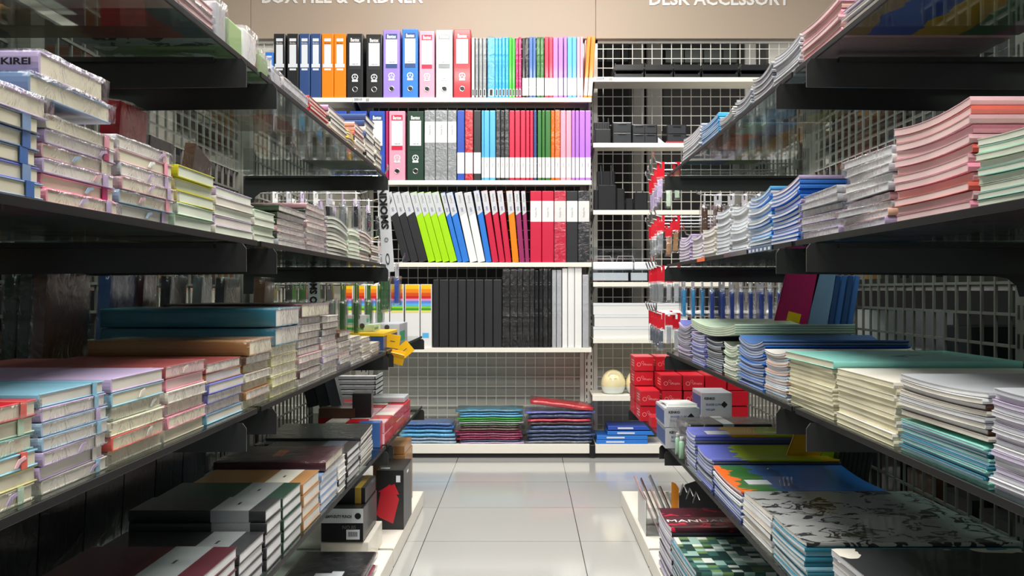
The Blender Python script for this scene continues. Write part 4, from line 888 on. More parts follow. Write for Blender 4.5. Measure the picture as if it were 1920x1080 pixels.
for i, (px, py, Y, r, lb) in enumerate(((737, 640, 3.24, .15, 'square yellow tag, highest of three at the shelf edge'), (760, 655, 3.34, -.7, 'tilted yellow tag pointing to the red files'), (745, 670, 3.16, .25, 'folded yellow tag hanging lowest at the shelf edge'))):
    e = empty('yellow_tag', (XW(px, Y), Y, ZW(py, Y)), lb, 'tag', 'yellow shelf tags', (0, r, 0))
    newobj('card', lambda bm: box(bm, -.022, .022, 0, .0012, -.022, .022, 0, .0004), 'yellow_tag', e, rot=(.0, 0, 0))
    newobj('fold', lambda bm: box(bm, -.022, .022, 0, .0012, 0, .02), 'yellow_tag', e, (0, 0, .0), (.9 if i == 2 else -.5, 0, 0)) if i == 2 else newobj('slot', lambda bm: box(bm, -.009, .006, -.0006, 0, -.001, .001), 'pocket_shadow', e)
    newobj('stem', lambda bm: tube(bm, [(0, .001, 0), (-.03 if i != 1 else -.05, .004, -.005), (XW(722, 3.2)-XW(px, Y)+.0, .0, .664-ZW(py, Y)-.004)], .0012), 'chrome', e)

# base deck, left-side run
def dz(): return .0604
punch = carton('punch_box', XW(704, 3.3), XW(757, 3.32), 3.32, 3.55, dz(), ZW(884, 3.3)-.06, 'black', 'tall black box picturing a red hole punch on the left-side deck')
hP = ZW(884, 3.3)-.06
newobj('printed_punch', lambda bm: poly(bm, [(-.045, .05), (-.03, .13), (.0, .15), (.03, .10), (.01, .02), (-.035, .04)], .0008), 'red_card', punch, (.0, -.116, 0))
newobj('printed_lever', lambda bm: poly(bm, [(-.04, .13), (.015, .155), (.03, .12), (-.0, .118)], .0008), 'red_card', punch, (0, -.1166, -.004))
newobj('sticker', lambda bm: box(bm, .02, .034, -.1162, -.1155, hP-.04, hP-.018), 'label_white', punch)
newobj('sticker', lambda bm: box(bm, -.035, -.005, -.09, -.07, hP, hP+.0006), 'label_white', punch)
text('lettering', 'PUNCH', .012, 'text_white', punch, (.047, -.02, hP-.02), (math.pi/2, 0, math.pi/2), .0002)
carton('kraft_box', -.55, -.435, 3.60, 3.84, dz(), .20, 'kraft', 'olive kraft box behind the tall black punch box')
carton('kraft_box', -.545, -.438, 3.61, 3.83, .2615, .03, 'kraft', 'flat kraft carton on top of the olive kraft box')
hd = carton('heavy_punch_box', XW(602, 2.86), XW(681, 2.86), 2.86, 3.12, dz()+.075, ZW(953, 2.86)-.06-.075, 'black', 'black and white HEAVY-DUTY PUNCH box on the left-side deck')
hh = ZW(953, 2.86)-.135
newobj('white_band', lambda bm: (box(bm, -.06, .06, -.1308, -.130, hh*.55, hh*.98)), 'label_white', hd)
text('lettering', 'HEAVY-DUTY PUNCH', .012, 'text_black', hd, (-.012, -.1312, hh*.74), UP, .0003, .0003, width=.078)
text('lettering', 'NO.85', .014, 'text_grey', hd, (.02, -.1312, hh*.42), UP, .0003)
newobj('round_mark', lambda bm: lathe(bm, [(0, 0), (.009, 0), (.009, .0008), (0, .0008)], 16), 'text_black', hd, (.045, -.1305, hh*.76), UP)
newobj('barcode_label', lambda bm: (box(bm, .012, .05, -.1312, -.130, .006, .034), [box(bm, .018+.003*k, .0195+.003*k, -.1316, -.131, .014, .028, 1) for k in range(9)]), ['label_white', 'text_black'], hd)
carton('flat_pack_box', XW(600, 2.86), XW(690, 2.86), 2.87, 3.14, dz(), .07, 'ivory', 'pale wrapped carton under the HEAVY-DUTY PUNCH box')
gb = carton('black_gold_box', XW(612, 2.95), XW(688, 2.95), 2.92, 3.12, dz()+.075+hh+.0005, .045, 'black', 'black and gold box on the HEAVY-DUTY PUNCH box', deco=lambda e, a, b, h: newobj('gold_strip', lambda bm: (box(bm, a-.03, a-.012, -b-.0006, b, h-.001, h+.0004), box(bm, a-.03, a-.012, -b-.0008, -b, .0, h)), 'gold', e))
carton('red_black_box', -.53, -.505, 3.20, 3.30, dz(), .15, 'maroon', 'dark red carton squeezed before the tall punch box')
for i in range(5):
    o = tag(newobj('black_folder', lambda bm: box(bm, 0, .19, 0, .3, 0, .013, 0, .003), 'film_cover', None, (-.41-.19-.004*(i % 2), 2.42+.006*i, dz()+.016*i+.0006), (0, 0, .02*(i % 2)), 'black' if i != 2 else 'magenta'), '%s film-wrapped folder, %s in the pile on the left-side deck' % ('black' if i != 2 else 'magenta', ordt(4-i, 5)), 'folder', 'film-wrapped folders')
    newobj('plastic_wrap', lambda bm: crumple(bm, -.004, .196, -.004, .3, .0028, .0128, .0016, (8, 8, 2)), 'shrink_film', o, smooth=True)
    if i == 4: newobj('price_label', lambda bm: (box(bm, .07, .14, .05, .085, .013, .0138), box(bm, .11, .14, .05, .1, .0135, .0143)), 'label_white', o)
for i in range(4):
    tag(newobj('black_folder', lambda bm: box(bm, 0, .2, 0, .28, 0, .022, 0, .003), 'film_cover', None, (-.62, 2.06+.004*i, dz()+.024*i+.0006), (0, 0, 0), ('magenta', 'black', 'plum', 'charcoal')[i]), '%s folder, %s in the pile at the frame bottom' % (('magenta', 'black', 'plum', 'charcoal')[i], ordt(3-i, 4)), 'folder', 'folders at the frame bottom')

# hooks and hanging goods, far bay of the left-side run
def hook(s, Y, z, xt, label, fixed=True, grp='chrome display hooks'):
    x0 = BX-.02
    o = newobj('display_hook', lambda bm: tube(bm, [(s*x0, 0, 0), (s*(xt+.03), 0, 0), (s*(xt+.008), 0, .006), (s*xt, 0, .028)], .0026, 6), 'chrome', None, (0, Y, z)); tag(o, label, 'hook', grp)
    newobj('back_clip', lambda bm: box(bm, s*x0, s*(BX-.004), -.012, .012, -.02, .012, 0, .002), 'grey_mesh', o)
    newobj('price_holder', lambda bm: (box(bm, s*(xt-.001), s*(xt+.001), -.012, .012, .02, .036)), 'acrylic', o)
    return o
def hang(s, Y, z, x, wid, h, th, cardcol, body, label, group, cardh=.32, matn='clear_pack', name='hanging_pack', tilt=0, inner=None, frontal=False):
    """pack hanging from a rod; x is its distance from the aisle's middle"""
    e = empty(name, (s*x, Y, z-.0032), label, 'hanging pack', group, (tilt, 0, R.uniform(-.15, .15)))
    newobj('header_card', lambda bm: (box(bm, -.0012, .0012, -wid/2, wid/2, -h*cardh, -.012, 0, .0004), box(bm, -.0012, .0012, -wid/2, -wid*.15, -.012, .008), box(bm, -.0012, .0012, wid*.15, wid/2, -.012, .008), box(bm, -.0012, .0012, -wid*.15, wid*.15, .003, .008)), 'plastic', e, col=cardcol)
    if body is not None:
        newobj('pouch', lambda bm: crumple(bm, -th/2, th/2, -wid/2*.95, wid/2*.95, -h, -h*cardh*.9, .0025, (2, 5, 6)), matn, e, col=body, smooth=True)
    if inner: newobj('contents', lambda bm: box(bm, -th*.3, th*.3, -wid*.3, wid*.3, -h*.95, -h*cardh-.004, 0, .002), 'plastic', e, col=inner)
    return e
def sign_strip(X, Y, ztop, h, s, ang, lab, width, zt):
    o = tag(newobj('sign_strip', lambda bm: box(bm, -.018, .018, 0, .0015, -h, 0, 0, .0004), 'silver_card', None, (X, Y, ztop), (0, ang, 0)), lab, 'sign')
    text('lettering', s, .03, 'text_black', o, (0, -.001, zt-ztop), (math.pi/2, -math.pi/2, 0), .0003, .0014, width=width)
    newobj('round_mark', lambda bm: lathe(bm, [(.004, 0), (.0065, 0), (.0065, .0008), (.004, .0008), (.004, 0)], 16), 'text_grey', o, (0, -.0008, -h+.10), UP)
    newobj('clip_mark', lambda bm: lathe(bm, [(.006, 0), (.008, 0), (.008, .0008), (.006, .0008), (.006, 0)], 16, 0, (0, 0, 0), .8, 2.2), 'text_black', o, (0, -.0008, -h+.04), UP)
    return o
HZ = [1.24, 1.075, .905, .775]
for r, z in enumerate((1.16, 1.03, .87)):
    for k in range(3):
        Y = 3.2+.26*k
        hook(-1, Y, z, .50, 'chrome hook, %s in the %s row, left-side far bay' % (FIRST[k], ('upper', 'middle', 'lower')[r]))
        for q in range(7):
            x = .80-.043*q
            c, bd, inn = [(('white', 'x', 'charcoal'), ('silver', 'x', 'charcoal'), ('lilac', 'x', 'grey'))[q % 3], (('light_grey', 'x', 'silver'), ('charcoal', 'x', 'black'), ('sky_blue', 'x', 'grey'))[q % 3], (('forest_green', 'x', 'forest_green'), ('charcoal', 'x', 'charcoal'), ('forest_green', 'x', 'forest_green'))[q % 3]][r]
            hang(-1, Y, z, x, .06, (.11, .13, .16)[r], .022, c, 'white', '%s hanging pack, %s from the mesh on %s hook, %s row' % (c.replace('_', ' '), FIRST[q], FIRST[k], ('upper', 'middle', 'lower')[r]), 'hanging packs in the left-side far bay', inner=inn)
hook(-1, 3.115, 1.205, .43, 'chrome hook carrying the SMOKING strip by the bracket'); 
sign_strip(-.445, 3.10, 1.197, .29, 'SMOKING', math.radians(-4), 'white strip sign reading SMOKING upwards beside the far bracket', .155, 1.118)
sign_strip(-.66, 3.12, .93, .22, 'NO SMOKING', 0, 'grey strip sign reading NO SMO behind the brown stack', .17, .875)
hook(-1, 3.12, .936, .66, 'chrome hook carrying the grey NO SMOKING strip')
o = hang(-1, 3.30, .935, .425, .05, .13, .02, 'silver', 'white', 'royal blue marker pack dangling by the lowest leaning files', 'marker packs', .3, inner='royal_blue')
for k in range(4): hang(-1, 3.16+.05*k, .935, .455, .035, .15, .016, 'silver', 'white', 'green hanging brush pack, %s at the aisle edge' % FIRST[k], 'green brush packs', .25, inner='forest_green')
hook(-1, 3.30, .938, .40, 'chrome hook carrying the royal blue marker pack')

# ------------------------------------------------------------------ right-side run
print_mat('bw_print', 'stone', 'charcoal', 26, 'stone', .55); print_mat('dark_print', 'charcoal', 'ivory', 5, 'teal', .52)
print_mat('mint_print', 'mint', 'teal', 11, 'mint', .68)
print_mat('leaf_print', 'ivory', 'coral', 12, 'kraft', .6)
zone_mat('under_a', 0, [(0, 'kraft'), (.22, 'royal_blue'), (.52, 'mustard'), (.74, 'forest_green'), (1.0, 'plum')], .25, 4)
zone_mat('under_b', 0, [(0, 'teal'), (.35, 'cyan'), (.62, 'slate'), (.85, 'mustard')], .3, 3)
zone_mat('under_c', 0, [(0, 'dark_green'), (.3, 'mint'), (.55, 'cyan'), (.85, 'peach')], .3, 5)
zone_mat('under_d', 0, [(0, 'brown'), (.35, 'deep_orange'), (.6, 'teal'), (.85, 'mustard')], .3, 5)
zone_mat('under_e', 0, [(0, 'teal'), (.4, 'denim'), (.75, 'apple')], .3, 5)
zone_mat('school_cover', 0, [(0, 'periwinkle'), (.42, 'mustard'), (.72, 'apple'), (1.02, 'mustard')])
zone_mat('lime_cover', 0, [(0, 'periwinkle'), (.38, 'apple'), (1.0, 'mustard')])
zone_mat('world_cover', 0, [(0, 'deep_orange'), (.24, 'forest_green'), (.42, 'denim'), (.62, 'blue')], .35, 7)
zone_mat('purple_cover', 0, [(0, 'periwinkle'), (.35, 'violet'), (.5, 'magenta'), (.95, 'lilac')])
def checker_mat():
    m, t, b = nodemat('teal_checker'); N = t.nodes; L = t.links
    tc = N.new('ShaderNodeTexCoord'); v = N.new('ShaderNodeTexVoronoi'); v.distance = 'CHEBYCHEV'; v.inputs['Scale'].default_value = 42; v.inputs['Randomness'].default_value = 0
    L.new(tc.outputs['Object'], v.inputs['Vector']); cr = N.new('ShaderNodeValToRGB'); cr.color_ramp.interpolation = 'CONSTANT'
    sp = N.new('ShaderNodeSeparateColor'); L.new(v.outputs['Color'], sp.inputs[0])
    el = cr.color_ramp.elements; el[0].color = (*lin('20403c'), 1); el[1].position = .3; el[1].color = (*lin('3a6a62'), 1)
    for p, c in ((.5, '9cc0b4'), (.7, 'dfe6dc'), (.85, '6a8a50')): q = el.new(p); q.color = (*lin(c), 1)
    L.new(sp.outputs[0], cr.inputs[0]); L.new(cr.outputs[0], b.inputs['Base Color']); b.inputs['Roughness'].default_value = .35; b.inputs['Coat Weight'].default_value = .4
    MATS['teal_checker'] = m
checker_mat()
EB = 'exercise_book'
RT = 'right-side third shelf'
stack(1, 'third', 1990, 1840, 722, 18, 'lilac-white stack nearest the camera, '+RT, EB, cols=('lilac', 'white', 'silver'), page='lilacw', amp=.003, tilt=-.002, L=.26, noun='exercise book')
stack(1, 'third', 1836, 1672, 700, 8, 'white-brown upper half of the stack, '+RT, EB, cols=('ivory', 'brown', 'white', 'silver'), page=('ivory', 'white'), L=.26, base=.705, noun='exercise book', amp=.003)
stack(1, 'third', 1836, 1672, 784, 10, 'teal lower half of the stack, '+RT, EB, cols=('mint', 'teal', 'aqua'), page=('bluew',), L=.26, noun='exercise book')
stack(1, 'third', 1668, 1556, 690, 10, 'creamy stack with beige covers, '+RT, EB, cols=('cream', 'ivory'), page='creamy', L=.26, noun='exercise book')
stack(1, 'third', 1553, 1470, 672, 11, 'mint-topped stack, '+RT, EB, cols=('cream',), page='creamy', L=.26, noun='exercise book')
lone(1, 1556, 1468, ZW(672, YX(1470))+.001, .011, 'mint', 'thick mint green book on the creamy stack, right-side third shelf', .27, 'cream', False, top='mint_print')
stack(1, 'third', 1468, 1426, 650, 16, 'beige-topped white stack, '+RT, EB, cols=('white', 'pale_blue', 'peach'), page=('white', 'bluew'), amp=.006, tilt=-.004, L=.27, top='leaf_print', noun='exercise book')
stack(1, 'third', 1424, 1377, 628, 18, 'blue-spined curling stack, '+RT, EB, cols=('blue', 'dusty_blue', 'denim'), page=('bluew', 'white'), amp=.012, L=.27, noun='exercise book')
stack(1, 'third', 1375, 1350, 640, 12, 'plain pale stack beside the blue-spined one, '+RT, EB, cols=('pale_green', 'white'), page='greenw', amp=.008, L=.25, noun='exercise book')
stack(1, 'third', 1348, 1318, 632, 14, 'charcoal-spined stack, '+RT, EB, cols=('charcoal', 'slate'), page='bluew', amp=.005, L=.25, noun='exercise book')
stack(1, 'third', 1316, 1291, 621, 14, 'periwinkle-spined stack, '+RT, EB, cols=('periwinkle', 'lilac'), page='bluew', amp=.005, L=.25, noun='exercise book')
stack(1, 'third', 1289, 1266, 600, 18, 'purple-topped far stack, '+RT, EB, cols=('lilac', 'slate'), page='lilacw', amp=.012, L=.25, top='purple_cover', noun='exercise book')
# wide limp green-white book spanning three stacks
for i in range(4):
    ya, yb = YX(1376), YX(1292); W = yb-ya
    mc, mp = soft_mesh(1, .25, W-.02, .0045, .014, -.004, 'board_cover')
    o = obj('large_exercise_book', mc, None, (DX+.004, (ya+yb)/2, .7465+.005*i), (0, 0, 0), RGB['pale_green']); obj('page_block', mp, o, col=PAGE['greenw'])
    tag(o, 'pale green wide exercise book, %s across the far stacks, %s' % (ordt(3-i, 4), RT), 'notebook', 'wide green books')
zs = SZ['third']+.001
facing_book(.62, 2.60, zs, .085, .235, .006, 'magenta', 'magenta picture book tilted against the mesh, yellow sticker', 14, 0, 'board_cover', 'leaning_book', sticker=('yellow', .35, .75, .42, .52))
facing_book(.71, 2.60, zs, .05, .235, .006, 'dusty_blue', 'pale denim floral book tilted beside the magenta one', 11, 0, 'board_cover', 'leaning_book')
for i in range(4): facing_book(.765+.016*i, 2.60-.002*i, zs, .014, .225, .08, ('navy', 'denim')[i % 2], '%s narrow book tilted at the mesh, %s after the floral book' % (('navy', 'denim')[i % 2], FIRST[i]), 9, 0, 'board_cover', 'leaning_book', group='narrow blue books')

RS = 'right-side second shelf'
stack(1, 'second', 2080, 1812, 262, 9, 'mint-white stack at the camera end, '+RS, EB, cols=('pale_green', 'mint', 'ivory'), page='greenw', amp=.004, L=.24, noun='exercise book')
stack(1, 'second', 1808, 1663, 243, 12, 'pink film-wrapped stack, '+RS, EB, cols=('pink', 'rose', 'coral', 'pale_pink'), page='pinkw', amp=.006, wrap=1, L=.24, noun='film-wrapped notebook')
zq = stack(1, 'second', 1660, 1565, 385, 4, 'lilac and peach wrapped pile, '+RS, 'hardcover_notebook', cols=('lilac', 'peach', 'silver', 'rose'), page='greyw', wrap=1, L=.2, jr=.06)
stack(1, 'second', 1660, 1572, 306, 5, 'silver wrapped upper pile, '+RS, 'hardcover_notebook', cols=('silver', 'white'), page='white', wrap=1, L=.18, base=zq+.001, jr=.05, noun='wrapped white notebook')
stack(1, 'second', 1562, 1492, 370, 6, 'slumped grey and lilac wrapped pile, '+RS, 'hardcover_notebook', cols=('lilac', 'silver', 'lilac', 'slate', 'silver', 'silver'), page='greyw', wrap=1, L=.19, jr=.06)
stack(1, 'second', 1490, 1438, 350, 14, 'blue-spined tall stack, '+RS, EB, cols=('blue', 'blue', 'blue', 'lilac', 'blue'), page=('lilacw', 'white'), amp=.006, tilt=-.012, L=.2, noun='exercise book')
stack(1, 'second', 1436, 1396, 366, 15, 'white stack with blue spines beside it, '+RS, EB, cols=('blue', 'white', 'sky_blue'), page='bluew', amp=.008, tilt=-.006, L=.2, noun='exercise book')
stack(1, 'second', 1394, 1363, 390, 12, 'plain white curling stack, '+RS, EB, cols=('white',), page='bluew', amp=.007, L=.2, noun='exercise book')
stack(1, 'second', 1361, 1336, 398, 12, 'white stack near the white brushes, '+RS, EB, cols=('white', 'silver'), page='bluew', amp=.005, L=.2, noun='exercise book')
stack(1, 'second', 1334, 1311, 432, 8, 'short cream-white stack, '+RS, EB, cols=('ivory',), page='white', amp=.004, L=.2, noun='exercise book')
stack(1, 'second', 1309, 1290, 444, 7, 'short white stack second from far end, '+RS, EB, cols=('lilac', 'white'), page='white', amp=.005, L=.2, noun='exercise book')
stack(1, 'second', 1288, 1267, 446, 8, 'short lilac far end stack, '+RS, EB, cols=('lilac',), page='lilacw', amp=.008, L=.2, noun='exercise book')
zs = SZ['second']+.001
facing_book(.60, 2.25, zs, .05, .15, .006, 'mustard', 'mustard book tilted behind the blue-spined tall stack', 12, 0, 'board_cover', 'leaning_book')
facing_book(.66, 2.25, zs, .07, .17, .006, 'cyan', 'bright cyan book tilted behind the silver wrapped pile', 18, 0, 'board_cover', 'leaning_book')
facing_book(.76, 2.1, zs, .06, .2, .006, 'slate', 'slate book tilted against the mesh behind silver pile', 10, 0, 'board_cover', 'leaning_book')

RA = 'right-side top glass shelf'
stack(1, 'top', 1760, 1568, 30, 6, 'cream and grey wrapped stack, '+RA, EB, cols=('silver', 'ivory', 'lilac'), page='ivory', wrap=1, L=.24, noun='film-wrapped notebook', tilt=.004, bot='under_a')
stack(1, 'top', 1566, 1492, 62, 7, 'pink wrapped stack, '+RA, EB, cols=('rose', 'pink', 'peach'), page='pinkw', wrap=1, L=.24, noun='film-wrapped notebook', amp=.004)
stack(1, 'top', 1490, 1441, 108, 9, 'pale grey curling stack after pink, '+RA, EB, cols=('silver',), page='greyw', L=.22, amp=.006, noun='thin magazine')
stack(1, 'top', 1439, 1402, 150, 9, 'grey curling stack above the glass middle, '+RA, EB, cols=('silver', 'slate'), page='greyw', L=.22, amp=.010, noun='thin magazine')
stack(1, 'top', 1400, 1370, 188, 8, 'low grey curling stack, '+RA, EB, cols=('silver',), page='greyw', L=.2, amp=.010, noun='thin magazine', bot='under_b')
stack(1, 'top', 1368, 1342, 222, 8, 'lower grey stack before the cyan books, '+RA, EB, cols=('silver', 'ivory'), page='greyw', L=.2, amp=.008, noun='thin magazine', bot='under_c')
stack(1, 'top', 1340, 1308, 240, 10, 'cyan-spined stack, '+RA, EB, cols=('cyan', 'sky_blue'), page='greyw', L=.2, amp=.004, noun='thin magazine', bot='under_d')
stack(1, 'top', 1306, 1274, 262, 9, 'last pale grey stack by the hooks, '+RA, EB, cols=('silver',), page='greyw', L=.2, amp=.006, noun='thin magazine', bot='under_e')
zs = SZ['top']+.001
print_mat('blue_print', 'royal_blue', 'royal_blue', 3, 'silver', .6); print_mat('yellow_print', 'mustard', 'apple', 6, 'teal', .6)
RF = 'right-side fourth shelf'
stack(1, 'fourth', 1700, 1548, 1022, 10, 'dark patterned stack at frame bottom, '+RF, EB, cols=('ivory', 'silver'), page='greyw', L=.30, top='dark_print', tilt=-.004, noun='schoolbook')
stack(1, 'fourth', 1502, 1440, 962, 10, 'teal-spined stack with black sketch cover, '+RF, EB, cols=('teal', 'aqua', 'teal'), page=('white', 'ivory'), L=.34, top='bw_print', amp=.003, tilt=-.003, noun='schoolbook')
stack(1, 'fourth', 1438, 1385, 918, 6, 'silver-topped second stack with sketch cover, '+RF, EB, cols=('ivory', 'silver', 'charcoal'), page=('white', 'ivory'), L=.34, top='bw_print', tilt=-.003, noun='schoolbook')
stack(1, 'fourth', 1383, 1331, 872, 10, 'world map blue stack, '+RF, EB, cols=('royal_blue', 'white'), page='bluew', L=.30, top='world_cover', amp=.006, stick=(.12, -.2, .05, .05), noun='schoolbook')
stack(1, 'fourth', 1330, 1300, 834, 11, 'lime and blue covered stack, '+RF, EB, cols=('periwinkle', 'slate'), page='bluew', L=.30, top='lime_cover', amp=.008, noun='schoolbook')
stack(1, 'fourth', 1299, 1281, 800, 12, 'blue and yellow covered stack, '+RF, EB, cols=('periwinkle', 'slate'), page='bluew', L=.30, top='school_cover', amp=.006, stick=(.12, -.3, .06, .06), noun='schoolbook')
zs = SZ['fourth']+.001
facing_book(.625, 2.47, zs, .075, .225, .006, 'mustard', 'orange and yellow schoolbook tilted before the dark row', 20, 0, 'yellow_print', 'leaning_book')
facing_book(.70, 2.46, zs, .055, .22, .006, 'apple', 'lime green schoolbook tilted before the dark row', 22, 0, 'board_cover', 'leaning_book')
for i in range(7): facing_book(.742+.0115*i, 2.42, zs, .011, .20, .09, 'charcoal', 'charcoal spined schoolbook, %s in the tilted dark row' % FIRST[i], 9, 0, 'board_cover', 'leaning_book', group='tilted dark schoolbooks')
# red cartons at the far end of the fourth shelf
zf = SZ['fourth']
def rd(e, a, b, h):
    text('lettering', 'officeplus', .011, 'text_pink', e, (a*.35, -b-.0004, h*.45), UP, .0002, width=.035)
    newobj('round_mark', lambda bm: (lathe(bm, [(.006, 0), (.0075, 0), (.0075, .0005), (.006, .0005), (.006, 0)], 14), lathe(bm, [(.004, 0), (.005, 0), (.005, .0005), (.004, .0005), (.004, 0)], 12, 0, (.014, .008, 0))), 'text_pink', e, (-a*.55, -b-.0001, h*.45), UP)
    newobj('side_print', lambda bm: [box(bm, -a-.0005, -a, -b+.02, b*.2, h*(.3+.18*k), h*(.36+.18*k)) for k in range(3)], 'text_pink', e)
mat('text_pink', 'f0a0a0', .5)
reds = []
for ix, x in enumerate((.405, .485, .565, .645, .725)):
    for iy, y in enumerate((3.62, 3.80)):
        hN = 4 if ix in (0, 1, 2) else 3
        if iy == 0 and ix == 0: hN = 2
        if iy == 0 and ix > 0: hN = 3
        for q in range(hN):
            carton('red_carton', x+R.uniform(0, .006), x+.076, y+R.uniform(0, .01), y+.165, zf+.056*q, .054, 'red', 'red carton, %s across in the %s row, %s in its column' % (FIRST[ix], ('front', 'back')[iy], ordt(hN-1-q, hN)), group='red office cartons', deco=rd if (iy == 0 or q >= 2) and ix < 3 else None)
carton('red_carton', .43, .475, 3.46, 3.53, zf, .035, 'red', 'tiny red carton alone before the red rows', group='red office cartons')
def kd(e, a, b, h):
    newobj('blue_end', lambda bm: box(bm, -a-.0006, -a, -b+.006, b-.006, h*.15, h*.85), 'text_blue', e)
    text('lettering', 'KENKO', .010, 'text_black', e, (-a*.45, -b-.0005, h*.78), UP, .0002, .0003)
    text('lettering', 'BINDER CLIPS', .009, 'text_blue', e, (-a*.2, -b-.0005, h*.55), UP, .0002, width=.048)
    text('lettering', 'NO.260', .009, 'text_blue', e, (-a*.4, -b-.0005, h*.36), UP, .0002)
    newobj('diamond_mark', lambda bm: poly(bm, [(-.011, 0), (0, -.011), (.011, 0), (0, .011)], .0006), 'text_black', e, (a*.5, -b-.0006, h*.55))
carton('binder_clip_box', .415, .52, 3.0, 3.2, zf, .062, 'silver', 'white and blue binder clip carton, lower of two', deco=kd, group='binder clip cartons')
carton('binder_clip_box', .412, .518, 3.0, 3.2, zf+.063, .058, 'silver', 'white and blue binder clip carton, upper of two', deco=kd, group='binder clip cartons')
carton('binder_clip_box', .565, .665, 3.25, 3.42, zf+.0565, .085, 'silver', 'white and blue binder clip carton beside dark red cartons', deco=kd)
carton('red_carton', .56, .67, 3.24, 3.43, zf, .0555, 'red', 'red carton under the lone binder clip carton')
for i in range(3):
    tag(newobj('leaflet', lambda bm: box(bm, 0, .09, 0, .12, 0, .002), 'white_card', None, (.42+.004*i, 3.01+.01*i, zf+.1222+.0025*i), (0, 0, .1*i-.1)), 'loose white leaflet on the binder clip cartons, %s of three' % ordt(2-i, 3), 'leaflet', 'loose leaflets')
for i, (c, x0, w_, y, z0, h) in enumerate((('black', .50, .30, 2.80, 0, .028), ('maroon', .495, .27, 2.79, .029, .034), ('black', .49, .24, 2.80, .064, .034))):
    o = tag(newobj('wrapped_pouch', lambda bm: box(bm, 0, w_, 0, .17, 0, h, 0, .006), 'film_cover', None, (x0-.04, y, zf+z0+.001), (0, 0, .02*i), c), '%s film-wrapped pouch, %s in the pile behind the yellow schoolbooks' % (c, ordt(2-i, 3)), 'pouch', 'film-wrapped pouches')
    newobj('plastic_wrap', lambda bm: crumple(bm, -.02, w_+.01, -.004, .172, .004, h-.0005, .004, (10, 5, 3)), 'shrink_film', o, smooth=True)
    if i == 2: newobj('paper_band', lambda bm: box(bm, .10, .13, -.001, .171, -.0002+.001, h+.0008), 'white_card', o)
for i in range(3):
    o = tag(newobj('wrapped_album', lambda bm: box(bm, -.006, .006, 0, .26, 0, .10, 0, .004), 'film_cover', None, (.765+.026*i, 2.56, zf+.006), (0, .15, 0), 'black'), 'black film-wrapped album slumped against the mesh, %s of three' % FIRST[i], 'album', 'slumped black albums')
for i in range(7):
    tag(newobj('thin_notebook', lambda bm: box(bm, 0, .05, 0, .07, 0, .008, 0, .001), 'board_cover', None, (.455, 2.86+.001*i-.0, zf+.001+.0088*i), (0, 0, 0), ('rose', 'white')[i % 2]), 'narrow %s pad, %s of seven beside the binder clip cartons' % (('rose', 'white')[i % 2], ordt(6-i, 7)), 'pad', 'narrow pads')
for i in range(2):
    e = empty('glue_tube', (.436, 2.82+.07*i, zf+.001), 'pale green glue tube standing, %s of two by the shelf edge' % FIRST[i], 'tube', 'pale green glue tubes')
    newobj('tube_body', lambda bm: lathe(bm, [(0, 0), (.008, 0), (.008, .045), (.005, .05), (0, .05)], 14), 'green_pale', e, smooth=True) if 'green_pale' in MATS else newobj('tube_body', lambda bm: lathe(bm, [(0, 0), (.008, 0), (.008, .045), (.005, .05), (0, .05)], 14), mat('green_pale', 'a8d4b4', .3, coat=.4), e, smooth=True)
    newobj('cap', lambda bm: lathe(bm, [(.005, .05), (.0055, .05), (.0055, .062), (0, .062)], 12), 'label_white', e, smooth=True)

# hanging packs at the far bay
for r, z in enumerate((1.255, 1.085, .925, .775)):
    for k in range(4):
        Y = 3.20+.17*k
        hook(1, Y, z, .405+.012*k, 'chrome hook, %s in the %s row, right-side far bay' % (FIRST[k], FIRST[r]))
        for q in range(1 if k % 2 else 2):
            x = .428+.05*q+.012*k; inn = (('lilac', 'pale_green', 'cream'), ('grey', 'kraft', 'slate'), ('grey', 'silver', 'charcoal'), ('slate', 'silver', 'rose'))[r][q]
            o = hang(1, Y, z, x, .026, .112, .010, 'red', 'white', 'red-carded hanging pack, %s on %s hook of the %s row' % (FIRST[q], FIRST[k], FIRST[r]), 'red-carded hanging packs', .40, inner=inn, tilt=R.uniform(-.06, .06))
            o.rotation_euler = (0, R.uniform(-.08, .08), math.radians(R.uniform(55, 80)))
# larger goods hanging on the inner hooks near the middle upright
for (z, n, x0, dx, wid, h, th, cc, inn, nm, Y) in ((1.15, 7, .56, .042, .07, .15, .03, 'silver', 'brown', 'brown leather-look wallet', 3.16), (1.02, 7, .52, .036, .05, .10, .014, 'white', 'ivory', 'white brush', 3.13),
        (.885, 4, .50, .030, .06, .12, .016, 'silver', 'cyan', 'cyan pen', 3.2), (.885, 8, .58, .03, .06, .15, .02, 'silver', 'royal_blue', 'royal blue brush', 3.14)):
    hook(1, Y, z, x0-.03, 'chrome inner hook carrying the %s packs' % nm)
    for q in range(n): hang(1, Y, z, x0+dx*q, wid, h, th, cc, 'white', '%s pack, %s from the aisle on its hook' % (nm, FIRST[q]), nm+' packs', .2, inner=inn)
hook(1, 3.1, .86, .80, 'chrome inner hook with dark packs at the mesh')
for a, b, c, lb, sq in ((1408, 1452, 'navy', 'navy shelf strip with white squares under the white stacks', 6), (1311, 1325, 'deep_orange', 'small orange shelf strip near the far end', 0), (1362, 1405, 'charcoal', 'charcoal shelf strip beside the navy one', 0)):
    ya, yb = sorted((YX(a), YX(b)))
    o = tag(newobj('shelf_strip', lambda bm: box(bm, -.0012, 0, ya, yb, -.009, .0), 'plastic', None, (DX-.0042, 0, SZ['second']), (0, 0, 0), c), lb, 'shelf strip')
    if sq: newobj('squares', lambda bm: [box(bm, -.0018, -.0012, ya+(yb-ya)*(k+.3)/sq, ya+(yb-ya)*(k+.7)/sq, -.008, -.003) for k in range(sq)], 'label_white', o)
